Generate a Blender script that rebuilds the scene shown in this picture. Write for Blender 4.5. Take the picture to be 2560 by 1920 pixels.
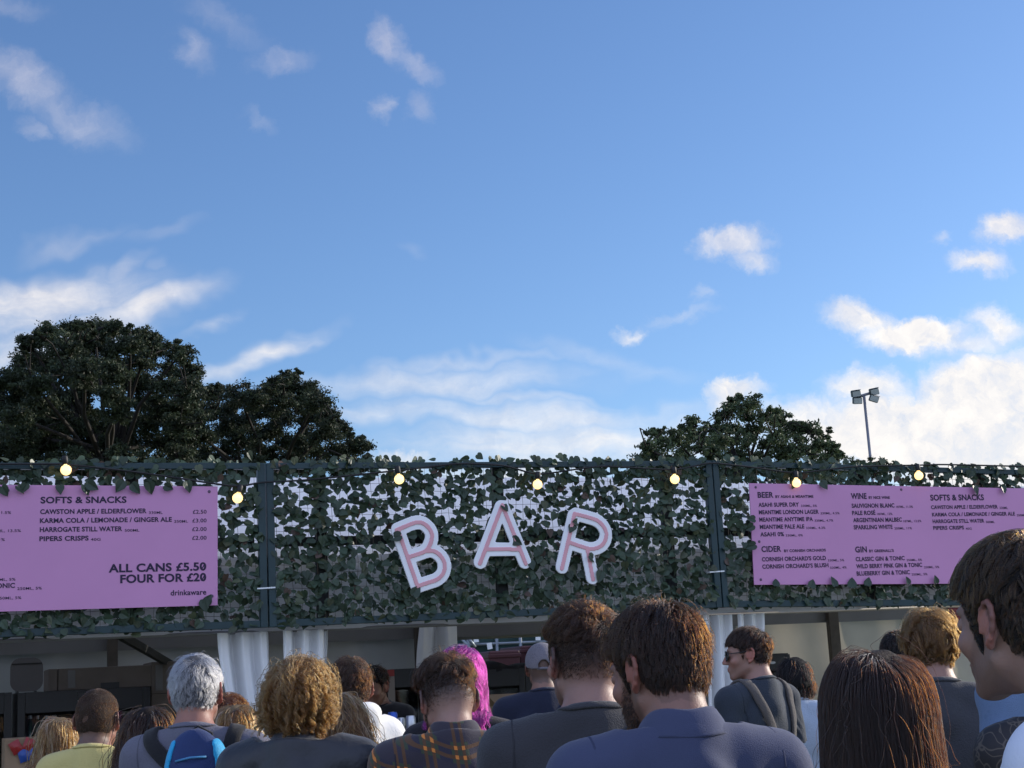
import bpy, math, random
import numpy as np
from mathutils import Vector, Matrix

for o in list(bpy.data.objects):
    bpy.data.objects.remove(o)
scene = bpy.context.scene
COL = scene.collection
rad = math.radians
rng = np.random.default_rng(11)
random.seed(11)

# ------------------------------------------------------------------ camera
CAM_Z, PITCH, ROLL, FPX = 1.62, rad(10.995), rad(2.966), 3846.0   # focal length in pixels of the 2560 wide photo
FW = np.array([0, math.cos(PITCH), math.sin(PITCH)])
_u = np.array([0, -math.sin(PITCH), math.cos(PITCH)]); _r = np.array([1.0, 0, 0])
RT = _r * math.cos(ROLL) - _u * math.sin(ROLL)
UP = _u * math.cos(ROLL) + _r * math.sin(ROLL)
cd = bpy.data.cameras.new('camera'); cam = bpy.data.objects.new('camera', cd); COL.objects.link(cam)
cam.matrix_world = Matrix(((RT[0], UP[0], -FW[0], 0), (RT[1], UP[1], -FW[1], 0), (RT[2], UP[2], -FW[2], CAM_Z), (0, 0, 0, 1)))
cd.sensor_width = 36.0; cd.lens = FPX * 36.0 / 2560; cd.clip_start = 0.05; cd.clip_end = 3000
scene.camera = cam
CAMP = np.array([0, 0, CAM_Z])

def ray(px, py):
    return FW + RT * ((px - 1280) / FPX) - UP * ((py - 960) / FPX)
def at(px, py, depth):
    return CAMP + ray(px, py) * depth

# ------------------------------------------------------------------ sky and sun
SUN_AZ, SUN_EL = rad(64), rad(17)          # azimuth to the right of the view direction
SUN_STRENGTH, SKY_STRENGTH, EXPOSURE = 3.4, 0.097, 0.50
SUN_DIR = np.array([math.sin(SUN_AZ) * math.cos(SUN_EL), math.cos(SUN_AZ) * math.cos(SUN_EL), math.sin(SUN_EL)])
w = bpy.data.worlds.new('World'); scene.world = w; w.use_nodes = True
nt = w.node_tree; N = nt.nodes; L = nt.links
N.clear()
def nd(kind, **kw):
    n = N.new(kind)
    for k, v in kw.items(): setattr(n, k, v)
    return n
out = nd('ShaderNodeOutputWorld'); bg = nd('ShaderNodeBackground'); bg.inputs[1].default_value = SKY_STRENGTH
sky = nd('ShaderNodeTexSky', sky_type='NISHITA', sun_disc=False, sun_elevation=SUN_EL, sun_rotation=SUN_AZ, altitude=50)
sky.air_density = 1.0; sky.dust_density = 0.6; sky.ozone_density = 2.2
tc = nd('ShaderNodeTexCoord'); sep = nd('ShaderNodeSeparateXYZ'); L.new(tc.outputs['Generated'], sep.inputs[0])
def math_(op, a, b=None, c=None):
    n = nd('ShaderNodeMath', operation=op)
    for i, v in enumerate((a, b, c)):
        if v is None: continue
        if isinstance(v, (int, float)): n.inputs[i].default_value = v
        else: L.new(v, n.inputs[i])
    return n.outputs[0]
ydiv = math_('MAXIMUM', sep.outputs[1], 0.05)
uu = math_('DIVIDE', sep.outputs[0], ydiv); vv = math_('DIVIDE', sep.outputs[2], ydiv)
comb = nd('ShaderNodeCombineXYZ'); L.new(uu, comb.inputs[0]); L.new(vv, comb.inputs[1])
def noise(scale, detail, rough, vec, dist=0.0):
    n = nd('ShaderNodeTexNoise'); n.inputs['Scale'].default_value = scale; n.inputs['Detail'].default_value = detail
    n.inputs['Roughness'].default_value = rough; n.inputs['Distortion'].default_value = dist
    L.new(vec, n.inputs['Vector']); return n
def warp(scale, amp, detail=5):
    n = noise(scale, detail, 0.62, comb.outputs[0])
    s = nd('ShaderNodeVectorMath', operation='SUBTRACT'); L.new(n.outputs['Color'], s.inputs[0]); s.inputs[1].default_value = (0.5, 0.5, 0.5)
    m = nd('ShaderNodeVectorMath', operation='SCALE'); L.new(s.outputs[0], m.inputs[0]); m.inputs['Scale'].default_value = amp
    a = nd('ShaderNodeVectorMath', operation='ADD'); L.new(comb.outputs[0], a.inputs[0]); L.new(m.outputs[0], a.inputs[1])
    return a.outputs[0]
def uvdir(px, py):
    d = ray(px, py); return d[0] / d[1], d[2] / d[1]
def lobe(vec, px, py, rx, ry, ang, strength, edge=0.0):
    u0, v0 = uvdir(px, py)
    m = nd('ShaderNodeMapping', vector_type='TEXTURE'); L.new(vec, m.inputs['Vector'])
    m.inputs['Location'].default_value = (u0, v0, 0); m.inputs['Rotation'].default_value = (0, 0, rad(ang) + ROLL)
    m.inputs['Scale'].default_value = (rx / FPX, ry / FPX, 1)
    l = nd('ShaderNodeVectorMath', operation='LENGTH'); L.new(m.outputs[0], l.inputs[0])
    r = nd('ShaderNodeMapRange', interpolation_type='SMOOTHSTEP'); L.new(l.outputs['Value'], r.inputs[0])
    r.inputs[1].default_value = 1.0; r.inputs[2].default_value = edge; r.inputs[3].default_value = 0; r.inputs[4].default_value = strength
    return r.outputs[0]
def union(vals):
    v = vals[0]
    for x in vals[1:]: v = math_('MAXIMUM', v, x)
    return v
# puffy clouds: px, py, rx, ry, angle (ccw), strength, hard core
cw = warp(22, 0.034, 6)
n2 = noise(75, 5, .62, cw); s2 = nd('ShaderNodeVectorMath', operation='MULTIPLY_ADD'); L.new(n2.outputs['Color'], s2.inputs[0]); s2.inputs[1].default_value = (.016, .016, 0); a2 = nd('ShaderNodeVectorMath', operation='SUBTRACT'); L.new(cw, a2.inputs[0]); a2.inputs[1].default_value = (.008, .008, 0); L.new(a2.outputs[0], s2.inputs[2]); cw = s2.outputs[0]
cumulus = [
 (60, 210, 190, 90, -38, 0.43, .1), (190, 300, 210, 80, -30, 0.33, 0), (85, 330, 70, 40, -30, 0.27, 0), (20, 20, 160, 50, -20, 0.17, 0),
 (480, 130, 95, 55, -55, 0.30, 0), (700, 150, 120, 50, 5, 0.30, 0), (560, 60, 200, 60, -40, 0.16, 0),
 (975, 110, 60, 95, 12, 0.56, 0), (1040, 170, 110, 50, -38, 0.35, 0), (1050, 270, 50, 60, -20, 0.31, 0), (960, 285, 45, 45, 0, 0.33, 0), (650, 300, 70, 30, -40, 0.12, 0),
 (1840, 612, 120, 52, -4, .72, .2), (1880, 650, 80, 45, -15, .62, 0), (1780, 610, 60, 45, 10, .6, .1),
 (2530, 580, 110, 55, 8, .85, .2), (2440, 660, 110, 50, -8, .85, .1), (2350, 590, 40, 30, 0, .3, 0),
 (2150, 800, 140, 62, -18, .9, .2), (2290, 840, 190, 66, -4, 1.0, .35), (2490, 810, 110, 60, -25, .85, .1), (2420, 860, 220, 55, 0, .7, 0),
 (1570, 835, 70, 35, 5, .55, 0), (1700, 790, 130, 30, 4, .22, 0), (1750, 735, 40, 35, 30, .25, 0), (1840, 980, 110, 52, 0, .95, .3),
 (2170, 975, 150, 70, -8, .9, .2), (2470, 985, 280, 130, 8, 1.0, .5), (2300, 1090, 400, 130, -6, 1.0, .55), (2520, 1130, 360, 140, 0, 1.0, .6), (2070, 1060, 250, 90, -10, .85, .25),
 (1000, 1150, 130, 50, -6, .75, .1), (1300, 1170, 420, 75, 0, .65, 0)]
puff = union([lobe(cw, *c) for c in cumulus])
# thin streaked clouds
ww = warp(9, 0.07, 4)
cirrus = [
 (60, 745, 480, 95, 4, .95, .1), (330, 760, 320, 75, 8, .85, 0), (130, 830, 380, 85, 2, .75, 0), (520, 810, 130, 26, 20, .5, 0), (640, 880, 290, 50, 17, .8, 0), (780, 835, 90, 24, 24, .4, 0),
 (300, 660, 120, 40, 40, .42, 0), (180, 590, 190, 40, 15, .28, 0), (390, 545, 160, 30, 8, .2, 0), (380, 640, 40, 45, 60, .22, 0),
 (1100, 950, 560, 60, -4, .62, 0), (1330, 1030, 620, 60, -8, .7, 0), (1500, 1110, 820, 90, -6, .85, .1), (1000, 1030, 400, 50, 0, .5, 0), (1150, 905, 380, 26, -2, .4, 0), (1300, 985, 420, 22, -10, .5, 0), (1500, 900, 300, 40, -20, .25, 0), (1040, 630, 60, 26, -55, .1, 0)]
thin = union([lobe(ww, *c) for c in cirrus])
st = nd('ShaderNodeMapping'); L.new(ww, st.inputs['Vector']); st.inputs['Scale'].default_value = (8, 34, 1); st.inputs['Rotation'].default_value = (0, 0, rad(-8))
fib = noise(1.0, 6, 0.6, st.outputs[0])
fr = nd('ShaderNodeMapRange'); L.new(fib.outputs[0], fr.inputs[0]); fr.inputs[1].default_value = .3; fr.inputs[2].default_value = .68; fr.inputs[3].default_value = .22; fr.inputs[4].default_value = 1.15
thin = math_('MULTIPLY', thin, fr.outputs[0])
grain = noise(48, 7, 0.62, cw)
gr = nd('ShaderNodeMapRange'); L.new(grain.outputs[0], gr.inputs[0]); gr.inputs[1].default_value = .28; gr.inputs[2].default_value = .62; gr.inputs[3].default_value = .78; gr.inputs[4].default_value = 1.1
puff = math_('MULTIPLY', puff, gr.outputs[0])
dens = math_('MINIMUM', math_('MAXIMUM', puff, thin), 0.97)
# unseen bright cloud bank, added behind the camera to lift the shaded sides
bk = nd('ShaderNodeMapRange', interpolation_type='SMOOTHSTEP'); L.new(sep.outputs[1], bk.inputs[0]); bk.inputs[1].default_value = .12; bk.inputs[2].default_value = -.35
bn = noise(2.2, 5, .6, tc.outputs['Generated']); bm0 = nd('ShaderNodeMapRange', interpolation_type='SMOOTHSTEP'); L.new(bn.outputs[0], bm0.inputs[0]); bm0.inputs[1].default_value = .32; bm0.inputs[2].default_value = .46
upm = nd('ShaderNodeMapRange'); L.new(sep.outputs[2], upm.inputs[0]); upm.inputs[1].default_value = -.02; upm.inputs[2].default_value = .05
dens = math_('MAXIMUM', dens, math_('MULTIPLY', math_('MULTIPLY', bk.outputs[0], bm0.outputs[0]), math_('MULTIPLY', upm.outputs[0], .95)))
shade = nd('ShaderNodeMapRange'); L.new(grain.outputs[0], shade.inputs[0]); shade.inputs[1].default_value = .3; shade.inputs[2].default_value = .7
cc = nd('ShaderNodeMix', data_type='RGBA'); L.new(shade.outputs[0], cc.inputs['Factor'])
CLOUD_LO, CLOUD_HI = (5.9, 5.9, 6.2, 1), (8.2, 7.8, 7.3, 1)
cc.inputs['A'].default_value = CLOUD_LO; cc.inputs['B'].default_value = CLOUD_HI
SKY_TINT = (.85, 1.02, 1.31, 1)
tint = nd('ShaderNodeMix', data_type='RGBA', blend_type='MULTIPLY'); tint.inputs['Factor'].default_value = 1
L.new(sky.outputs[0], tint.inputs['A']); tint.inputs['B'].default_value = SKY_TINT
bcol = nd('ShaderNodeMix', data_type='RGBA'); L.new(bk.outputs[0], bcol.inputs['Factor']); L.new(cc.outputs['Result'], bcol.inputs['A']); bcol.inputs['B'].default_value = (7.8, 9.2, 12.2, 1)
hi_ = nd('ShaderNodeMapRange'); L.new(sep.outputs[2], hi_.inputs[0]); hi_.inputs[1].default_value = .20; hi_.inputs[2].default_value = .38
ccol = nd('ShaderNodeMix', data_type='RGBA', blend_type='MULTIPLY'); L.new(hi_.outputs[0], ccol.inputs['Factor']); L.new(bcol.outputs['Result'], ccol.inputs['A']); ccol.inputs['B'].default_value = (.66, .68, .82, 1)
mixc = nd('ShaderNodeMix', data_type='RGBA'); L.new(dens, mixc.inputs['Factor']); L.new(tint.outputs['Result'], mixc.inputs['A']); L.new(ccol.outputs['Result'], mixc.inputs['B'])
L.new(mixc.outputs['Result'], bg.inputs[0]); L.new(bg.outputs[0], out.inputs[0])

sd = bpy.data.lights.new('sun', 'SUN'); sun = bpy.data.objects.new('sun', sd); COL.objects.link(sun)
sd.energy = SUN_STRENGTH; sd.angle = rad(0.6); sd.color = (1.0, 0.91, 0.79)
sun.rotation_euler = Vector(-SUN_DIR).to_track_quat('-Z', 'Y').to_euler()

scene.view_settings.view_transform = 'Standard'; scene.view_settings.look = 'None'
scene.view_settings.exposure = EXPOSURE; scene.view_settings.gamma = 1.0
cy = scene.cycles
cy.use_denoising = True; cy.max_bounces = 7; cy.diffuse_bounces = 3; cy.glossy_bounces = 3; cy.transmission_bounces = 5; cy.transparent_max_bounces = 8
cy.use_adaptive_sampling = True; cy.adaptive_threshold = 0.015
cy.sample_clamp_indirect = 6

# ------------------------------------------------------------------ materials
MATS = {}
def mat(name, col=(.5, .5, .5), rough=.6, var=.12, vscale=6.0, bump=0.0, bscale=80.0, metal=0.0, spec=.4, transl=0.0, emit=0.0, sheen=0.0, attr=None, sss=0.0, alpha=1.0, trans=0.0, coat=0.0):
    if name in MATS: return MATS[name]
    m = bpy.data.materials.new(name); m.use_nodes = True; t = m.node_tree; n = t.nodes; l = t.links
    b = n['Principled BSDF']; b.inputs['Roughness'].default_value = rough; b.inputs['Metallic'].default_value = metal
    b.inputs['Specular IOR Level'].default_value = spec; b.inputs['Sheen Weight'].default_value = sheen
    b.inputs['Coat Weight'].default_value = coat; b.inputs['Transmission Weight'].default_value = trans
    if sss: b.inputs['Subsurface Weight'].default_value = sss; b.inputs['Subsurface Radius'].default_value = (.012, .005, .003); b.inputs['Subsurface Scale'].default_value = 1.0
    c = tuple(col) + (1,)
    co = n.new('ShaderNodeTexCoord'); src = None
    if attr:
        a = n.new('ShaderNodeAttribute'); a.attribute_name = attr; src = a.outputs['Color']
    no = n.new('ShaderNodeTexNoise'); no.inputs['Scale'].default_value = vscale; no.inputs['Detail'].default_value = 5; l.new(co.outputs['Object'], no.inputs['Vector'])
    mr = n.new('ShaderNodeMapRange'); l.new(no.outputs[0], mr.inputs[0]); mr.inputs[1].default_value = .25; mr.inputs[2].default_value = .75; mr.inputs[3].default_value = 1 - var; mr.inputs[4].default_value = 1 + var
    mx = n.new('ShaderNodeMix'); mx.data_type = 'RGBA'; mx.blend_type = 'MULTIPLY'; mx.inputs['Factor'].default_value = 1
    if src: l.new(src, mx.inputs['A'])
    else: mx.inputs['A'].default_value = c
    l.new(mr.outputs[0], mx.inputs['B']); l.new(mx.outputs['Result'], b.inputs['Base Color'])
    if bump:
        bn = n.new('ShaderNodeTexNoise'); bn.inputs['Scale'].default_value = bscale; bn.inputs['Detail'].default_value = 4; l.new(co.outputs['Object'], bn.inputs['Vector'])
        bu = n.new('ShaderNodeBump'); bu.inputs['Strength'].default_value = bump; bu.inputs['Distance'].default_value = .01; l.new(bn.outputs[0], bu.inputs['Height']); l.new(bu.outputs[0], b.inputs['Normal'])
    if emit:
        b.inputs['Emission Color'].default_value = c; b.inputs['Emission Strength'].default_value = emit
    if transl:
        tr = n.new('ShaderNodeBsdfTranslucent'); l.new(mx.outputs['Result'], tr.inputs[0]); ms = n.new('ShaderNodeMixShader'); ms.inputs[0].default_value = transl
        l.new(b.outputs[0], ms.inputs[1]); l.new(tr.outputs[0], ms.inputs[2]); l.new(ms.outputs[0], n['Material Output'].inputs[0])
    MATS[name] = m; return m

def hair_mat(name, melanin=None, red=.5, col=None, rough=.46, rand=.25):
    if name in MATS: return MATS[name]
    m = bpy.data.materials.new(name); m.use_nodes = True; n = m.node_tree.nodes; l = m.node_tree.links
    n.remove(n['Principled BSDF']); h = n.new('ShaderNodeBsdfHairPrincipled'); h.model = 'CHIANG'
    if col is None:
        h.parametrization = 'MELANIN'; h.inputs['Melanin'].default_value = melanin; h.inputs['Melanin Redness'].default_value = red
        h.inputs['Random Color'].default_value = rand
    else:
        h.parametrization = 'COLOR'; h.inputs['Color'].default_value = tuple(col) + (1,)
    h.inputs['Roughness'].default_value = rough; h.inputs['Radial Roughness'].default_value = .6; h.inputs['Random Roughness'].default_value = .3
    l.new(h.outputs[0], n['Material Output'].inputs[0]); MATS[name] = m; return m

# ------------------------------------------------------------------ object helpers
def link(o, parent=None):
    COL.objects.link(o)
    if parent is not None: o.parent = parent
    return o
def tag(o, label=None, cat=None, group=None, kind=None):
    if label: o['label'] = label
    if cat: o['category'] = cat
    if group: o['group'] = group
    if kind: o['kind'] = kind
    return o
def empty(name, loc, rz=0.0, label=None, cat=None, group=None):
    o = bpy.data.objects.new(name, None); o.empty_display_size = .1; link(o); o.location = Vector([float(v) for v in loc]); o.rotation_euler = (0, 0, rz)
    return tag(o, label, cat, group)
def mesh_np(name, V, F, m, parent=None, smooth=True, attrs=None):
    """V (n,3), F (k,4) quads or list of polygons"""
    me = bpy.data.meshes.new(name)
    V = np.asarray(V, dtype=np.float32)
    if isinstance(F, np.ndarray):
        k, q = F.shape
        me.vertices.add(len(V)); me.vertices.foreach_set('co', V.ravel())
        me.loops.add(k * q); me.loops.foreach_set('vertex_index', F.astype(np.int32).ravel())
        me.polygons.add(k); me.polygons.foreach_set('loop_start', np.arange(0, k * q, q, dtype=np.int32)); me.polygons.foreach_set('loop_total', np.full(k, q, dtype=np.int32))
        me.update(calc_edges=True)
    else:
        me.from_pydata([tuple(map(float, v)) for v in V], [], [tuple(int(i) for i in f) for f in F]); me.update()
    if attrs:
        for an, arr in attrs.items():
            a = me.color_attributes.new(an, 'FLOAT_COLOR', 'POINT'); a.data.foreach_set('color', np.asarray(arr, dtype=np.float32).ravel())
    if smooth: me.polygons.foreach_set('use_smooth', np.ones(len(me.polygons), dtype=bool))
    if m is not None: me.materials.append(m)
    return link(bpy.data.objects.new(name, me), parent)

class MB:
    """collects simple shapes and links them as one mesh"""
    def __init__(s): s.V = []; s.F = []; s.n = 0; s.C = []
    def add(s, V, F, c=None):
        V = np.asarray(V, float); s.V.append(V); s.F += [tuple(i + s.n for i in f) for f in F]; s.n += len(V)
        if c is not None: s.C.append(np.tile(np.array(tuple(c) + (1,)), (len(V), 1)))
        return s
    def box(s, c, size, ax=None, bev=0.0, c_=None):
        """centre, full sizes, axes rows"""
        A = np.eye(3) if ax is None else np.asarray(ax, float)
        h = np.asarray(size, float) / 2
        if bev <= 0:
            P = np.array([[x, y, z] for x in (-1, 1) for y in (-1, 1) for z in (-1, 1)], float) * h
            F = [(0, 1, 3, 2), (4, 6, 7, 5), (0, 4, 5, 1), (2, 3, 7, 6), (0, 2, 6, 4), (1, 5, 7, 3)]
            return s.add(np.asarray(c) + P @ A, F, c_)
        bm_ = __import__('bmesh').new(); __import__('bmesh').ops.create_cube(bm_, size=1.0)
        for v in bm_.verts: v.co = Vector((v.co.x * size[0], v.co.y * size[1], v.co.z * size[2]))
        __import__('bmesh').ops.bevel(bm_, geom=bm_.edges[:], offset=bev, segments=2, affect='EDGES', profile=.5)
        P = np.array([v.co[:] for v in bm_.verts]); bm_.verts.index_update(); F = [tuple(v.index for v in f.verts) for f in bm_.faces]; bm_.free()
        return s.add(np.asarray(c) + P @ A, F, c_)
    def tube(s, pts, r, n=8, cap=True, flat=1.0, c_=None):
        pts = np.asarray(pts, float); r = np.broadcast_to(np.asarray(r, float), (len(pts),))
        t = np.gradient(pts, axis=0); t /= np.linalg.norm(t, axis=1)[:, None] + 1e-9
        ref = np.array([0, 0, 1.0]) if abs(t[0][2]) < .9 else np.array([1.0, 0, 0])
        V = []; a = np.cross(t[0], ref); a /= np.linalg.norm(a)
        for i in range(len(pts)):
            a = a - t[i] * (a @ t[i]); a /= np.linalg.norm(a) + 1e-9; b = np.cross(t[i], a)
            for k in range(n):
                th = 2 * math.pi * k / n; V.append(pts[i] + r[i] * (math.cos(th) * a + flat * math.sin(th) * b))
        F = [(i * n + k, i * n + (k + 1) % n, (i + 1) * n + (k + 1) % n, (i + 1) * n + k) for i in range(len(pts) - 1) for k in range(n)]
        if cap: F += [tuple(range(n))[::-1], tuple(range((len(pts) - 1) * n, len(pts) * n))]
        return s.add(V, F, c_)
    def lathe(s, prof, c, n=16, ax=None):
        A = np.eye(3) if ax is None else np.asarray(ax, float); V = []
        for (r, z) in prof:
            for k in range(n): V.append([r * math.cos(2 * math.pi * k / n), r * math.sin(2 * math.pi * k / n), z])
        F = [(i * n + k, i * n + (k + 1) % n, (i + 1) * n + (k + 1) % n, (i + 1) * n + k) for i in range(len(prof) - 1) for k in range(n)]
        F += [tuple(range(n))[::-1], tuple(range((len(prof) - 1) * n, len(prof) * n))]
        return s.add(np.asarray(c) + np.array(V) @ A, F)
    def sheet(s, G, th=0.0, nrm=None):
        """grid of points (a,b,3), optionally given thickness along nrm"""
        G = np.asarray(G, float); a, b = G.shape[:2]
        F = [(i * b + j, (i + 1) * b + j, (i + 1) * b + j + 1, i * b + j + 1) for i in range(a - 1) for j in range(b - 1)]
        s.add(G.reshape(-1, 3), F)
        if th:
            G2 = G + np.asarray(nrm) * th
            s.add(G2.reshape(-1, 3), [f[::-1] for f in F])
            e = [(i, 0) for i in range(a)], [(i, b - 1) for i in range(a)], [(0, j) for j in range(b)], [(a - 1, j) for j in range(b)]
            for ln in e:
                P = [G[i] for i in ln] ; Q = [G2[i] for i in ln]
                n = len(P); s.add(P + Q, [(k, k + 1, n + k + 1, n + k) for k in range(n - 1)])
        return s
    def build(s, name, m, parent=None, smooth=False, attr=None):
        if not s.V: return None
        V = np.concatenate(s.V)
        return mesh_np(name, V, s.F, m, parent, smooth, {attr: np.concatenate(s.C)} if attr else None)

# ------------------------------------------------------------------ implicit surfaces -> meshes
def seg(P, a, b, ra, rb):
    P = np.asarray(P, np.float32); a = np.asarray(a, np.float32); b = np.asarray(b, np.float32); ab = b - a; t = np.clip(((P - a) @ ab) / (ab @ ab + 1e-12), 0, 1)
    v = P - a; v -= t[:, None] * ab; return np.sqrt(np.einsum('ij,ij->i', v, v)) - (ra + (rb - ra) * t)
def ell(P, c, r):
    q = (np.asarray(P, np.float32) - np.asarray(c, np.float32)); r = np.asarray(r, np.float32)
    q /= r; k0 = np.sqrt(np.einsum('ij,ij->i', q, q)); q /= r; k1 = np.sqrt(np.einsum('ij,ij->i', q, q))
    return np.where(k0 < 1e-5, -r.min(), k0 * (k0 - 1) / (k1 + 1e-9))
def smin(a, b, k):
    h = np.clip(.5 + .5 * (b - a) / k, 0, 1); return b + (a - b) * h - k * h * (1 - h)
def smax(a, b, k): return -smin(-a, -b, k)
def wob(P, f, seed=0.0):
    x, y, z = P[:, 0] * f + seed, P[:, 1] * f + seed * 1.7, P[:, 2] * f + seed * .6
    return (np.sin(x + 1.9 * np.sin(y * .8 + .7 * z)) + np.sin(1.3 * y + 1.7 * np.sin(z * .9 + x * .6)) + np.sin(1.1 * z + 1.5 * np.sin(x * 1.1 - y * .5))) / 3
def smoothstep(a, b, x):
    t = np.clip((x - a) / (b - a), 0, 1); return t * t * (3 - 2 * t)
def polygonise(f, xs, ys, zs, B=8):
    """surface nets over a (possibly uneven) grid; returns vertices and quads"""
    xs, ys, zs = (np.asarray(v, np.float32) for v in (xs, ys, zs))
    n = (len(xs), len(ys), len(zs)); D = np.full(n, 1.0, np.float32)
    jobs = []; cen = []; diag = []
    for i in range(0, n[0], B):
        for j in range(0, n[1], B):
            for k in range(0, n[2], B):
                i2, j2, k2 = min(i + B, n[0]), min(j + B, n[1]), min(k + B, n[2])
                lo = np.array([xs[i], ys[j], zs[k]]); hi = np.array([xs[i2 - 1], ys[j2 - 1], zs[k2 - 1]])
                jobs.append((i, i2, j, j2, k, k2)); cen.append((lo + hi) / 2); diag.append(np.linalg.norm(hi - lo) / 2)
    dc = f(np.array(cen, np.float32)); pts = []; act = []
    for (i, i2, j, j2, k, k2), d, g in zip(jobs, dc, diag):
        if abs(d) > g * 1.5 + .03: D[i:i2, j:j2, k:k2] = d; continue
        X, Y, Z = np.meshgrid(xs[i:i2], ys[j:j2], zs[k:k2], indexing='ij'); pts.append(np.stack([X.ravel(), Y.ravel(), Z.ravel()], 1)); act.append((i, i2, j, j2, k, k2))
    if pts:
        d = f(np.concatenate(pts)); o = 0
        for (i, i2, j, j2, k, k2) in act:
            c = (i2 - i) * (j2 - j) * (k2 - k); D[i:i2, j:j2, k:k2] = d[o:o + c].reshape(i2 - i, j2 - j, k2 - k); o += c
    S = D < 0
    cnt = np.zeros((n[0] - 1, n[1] - 1, n[2] - 1), np.int8)
    for a in (0, 1):
        for b in (0, 1):
            for c in (0, 1): cnt += S[a:n[0] - 1 + a, b:n[1] - 1 + b, c:n[2] - 1 + c]
    ids = np.argwhere((cnt > 0) & (cnt < 8)); idx = np.full(cnt.shape, -1, np.int64); idx[tuple(ids.T)] = np.arange(len(ids))
    acc = np.zeros((len(ids), 3)); num = np.zeros(len(ids)); ax = (xs, ys, zs)
    for d in range(3):
        o1, o2 = [q for q in range(3) if q != d]
        for a in (0, 1):
            for b in (0, 1):
                p0 = ids.copy(); p0[:, o1] += a; p0[:, o2] += b; p1 = p0.copy(); p1[:, d] += 1
                v0 = D[tuple(p0.T)]; v1 = D[tuple(p1.T)]; m = (v0 < 0) != (v1 < 0)
                t = np.where(m, v0 / (v0 - v1 + 1e-12), 0); t = np.clip(t, 0, 1)
                w0 = np.stack([ax[q][p0[:, q]] for q in range(3)], 1); w1 = np.stack([ax[q][p1[:, q]] for q in range(3)], 1)
                acc += np.where(m[:, None], w0 + (w1 - w0) * t[:, None], 0); num += m
    V = acc / np.maximum(num, 1)[:, None]; F = []
    for d in range(3):
        o1, o2 = (d + 1) % 3, (d + 2) % 3
        sl0 = [slice(1, n[q] - 1) for q in range(3)]; sl1 = list(sl0); sl0[d] = slice(0, n[d] - 1); sl1[d] = slice(1, n[d])
        A, Bb = S[tuple(sl0)], S[tuple(sl1)]
        for flip, M in ((False, A & ~Bb), (True, ~A & Bb)):
            e = np.argwhere(M)
            if not len(e): continue
            for q in range(3):
                if q != d: e[:, q] += 1
            quad = []
            for (a, b) in ((0, 0), (-1, 0), (-1, -1), (0, -1)):
                c = e.copy(); c[:, o1] += a; c[:, o2] += b; quad.append(idx[tuple(c.T)])
            quad = np.stack(quad, 1); F.append(quad[:, ::-1] if flip else quad)
    F = np.concatenate(F) if F else np.zeros((0, 4), np.int64)
    F = F[(F >= 0).all(1)]
    return V, F
def strands(name, P, rad_root, rad_tip, m, parent):
    """P (n,k,3) strand points -> one hair object"""
    n, k, _ = P.shape
    cu = bpy.data.hair_curves.new(name); cu.add_curves([k] * n)
    cu.attributes['position'].data.foreach_set('vector', P.reshape(-1, 3).astype(np.float32).ravel())
    r = np.linspace(1, 0, k) ** .7; R = rad_tip + (rad_root - rad_tip) * r
    ra = cu.attributes.get('radius') or cu.attributes.new('radius', 'FLOAT', 'POINT')
    ra.data.foreach_set('value', np.tile(R, n).astype(np.float32))
    cu.materials.append(m); o = link(bpy.data.objects.new(name, cu), parent); o['kind'] = 'stuff'
    return o
# ------------------------------------------------------------------ the bar front: u runs along it, w towards the queue, z up
FANG = 0.37205; F0 = np.array([-1.5002, 9.1002, 0.0]); FU = np.array([math.cos(FANG), math.sin(FANG), 0]); FN = np.array([math.sin(FANG), -math.cos(FANG), 0]); ZH = np.array([0, 0, 1.0])
FAX = np.array([FU, FN, ZH]); ZB, ZT = 2.0124, 2.9829
def FA(u, z, w=0.0): return F0 + FU * u + FN * w + ZH * z
def on(px, py, w=0.0):
    d = ray(px, py); o = F0 + FN * w; t = ((o - CAMP) @ FN) / (d @ FN); p = CAMP + d * t
    return (p - F0) @ FU, p[2]
def dz(u): return float(np.interp(u, [-3, 0, 3, 6], [-.004, .0, .024, -.045]))

# ground
M_GRASS = mat('grass_ground', (.15, .16, .085), .95, .4, 1.5, .8, 30)
mb = MB(); mb.add([(-900, -900, 0), (900, -900, 0), (900, 900, 0), (-900, 900, 0)], [(0, 1, 2, 3)]); g = mb.build('ground', M_GRASS); g['kind'] = 'structure'

# ---- fascia panels
M_GREEN = mat('green_paint', (.012, .036, .042), .45, .15, 8, .1, 60)
M_DARKWOOD = mat('dark_brace', (.012, .014, .014), .7, .2, 9)
M_NET = mat('black_net', (.01, .01, .012), .6)
M_LEAF = mat('ivy_leaf', rough=.42, var=.25, vscale=14, attr='leaf', transl=.15, spec=.35)
M_TIE = mat('white_plastic', (.75, .78, .78), .5)
LEAF2D = np.array([(0, -.56), (.2, -.33), (.40, -.02), (.43, .22), (.28, .42), (.10, .44), (0, .34)])
def leaf_geo(c, nrm, tip, size, fold, wid):
    nrm = nrm / np.linalg.norm(nrm); t = tip - nrm * (tip @ nrm); t /= np.linalg.norm(t); s = np.cross(t, nrm)
    V = []; 
    for sgn in (1, -1):
        for (x, y) in LEAF2D:
            curl = -.35 * max(0, -y - .1) ** 1.5
            V.append(c + size * (s * (sgn * x * wid) - t * y + nrm * (abs(x) * fold + curl)))
    k = len(LEAF2D)
    return V, [tuple(range(k)), tuple(range(2 * k - 1, k - 1, -1))]
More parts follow.
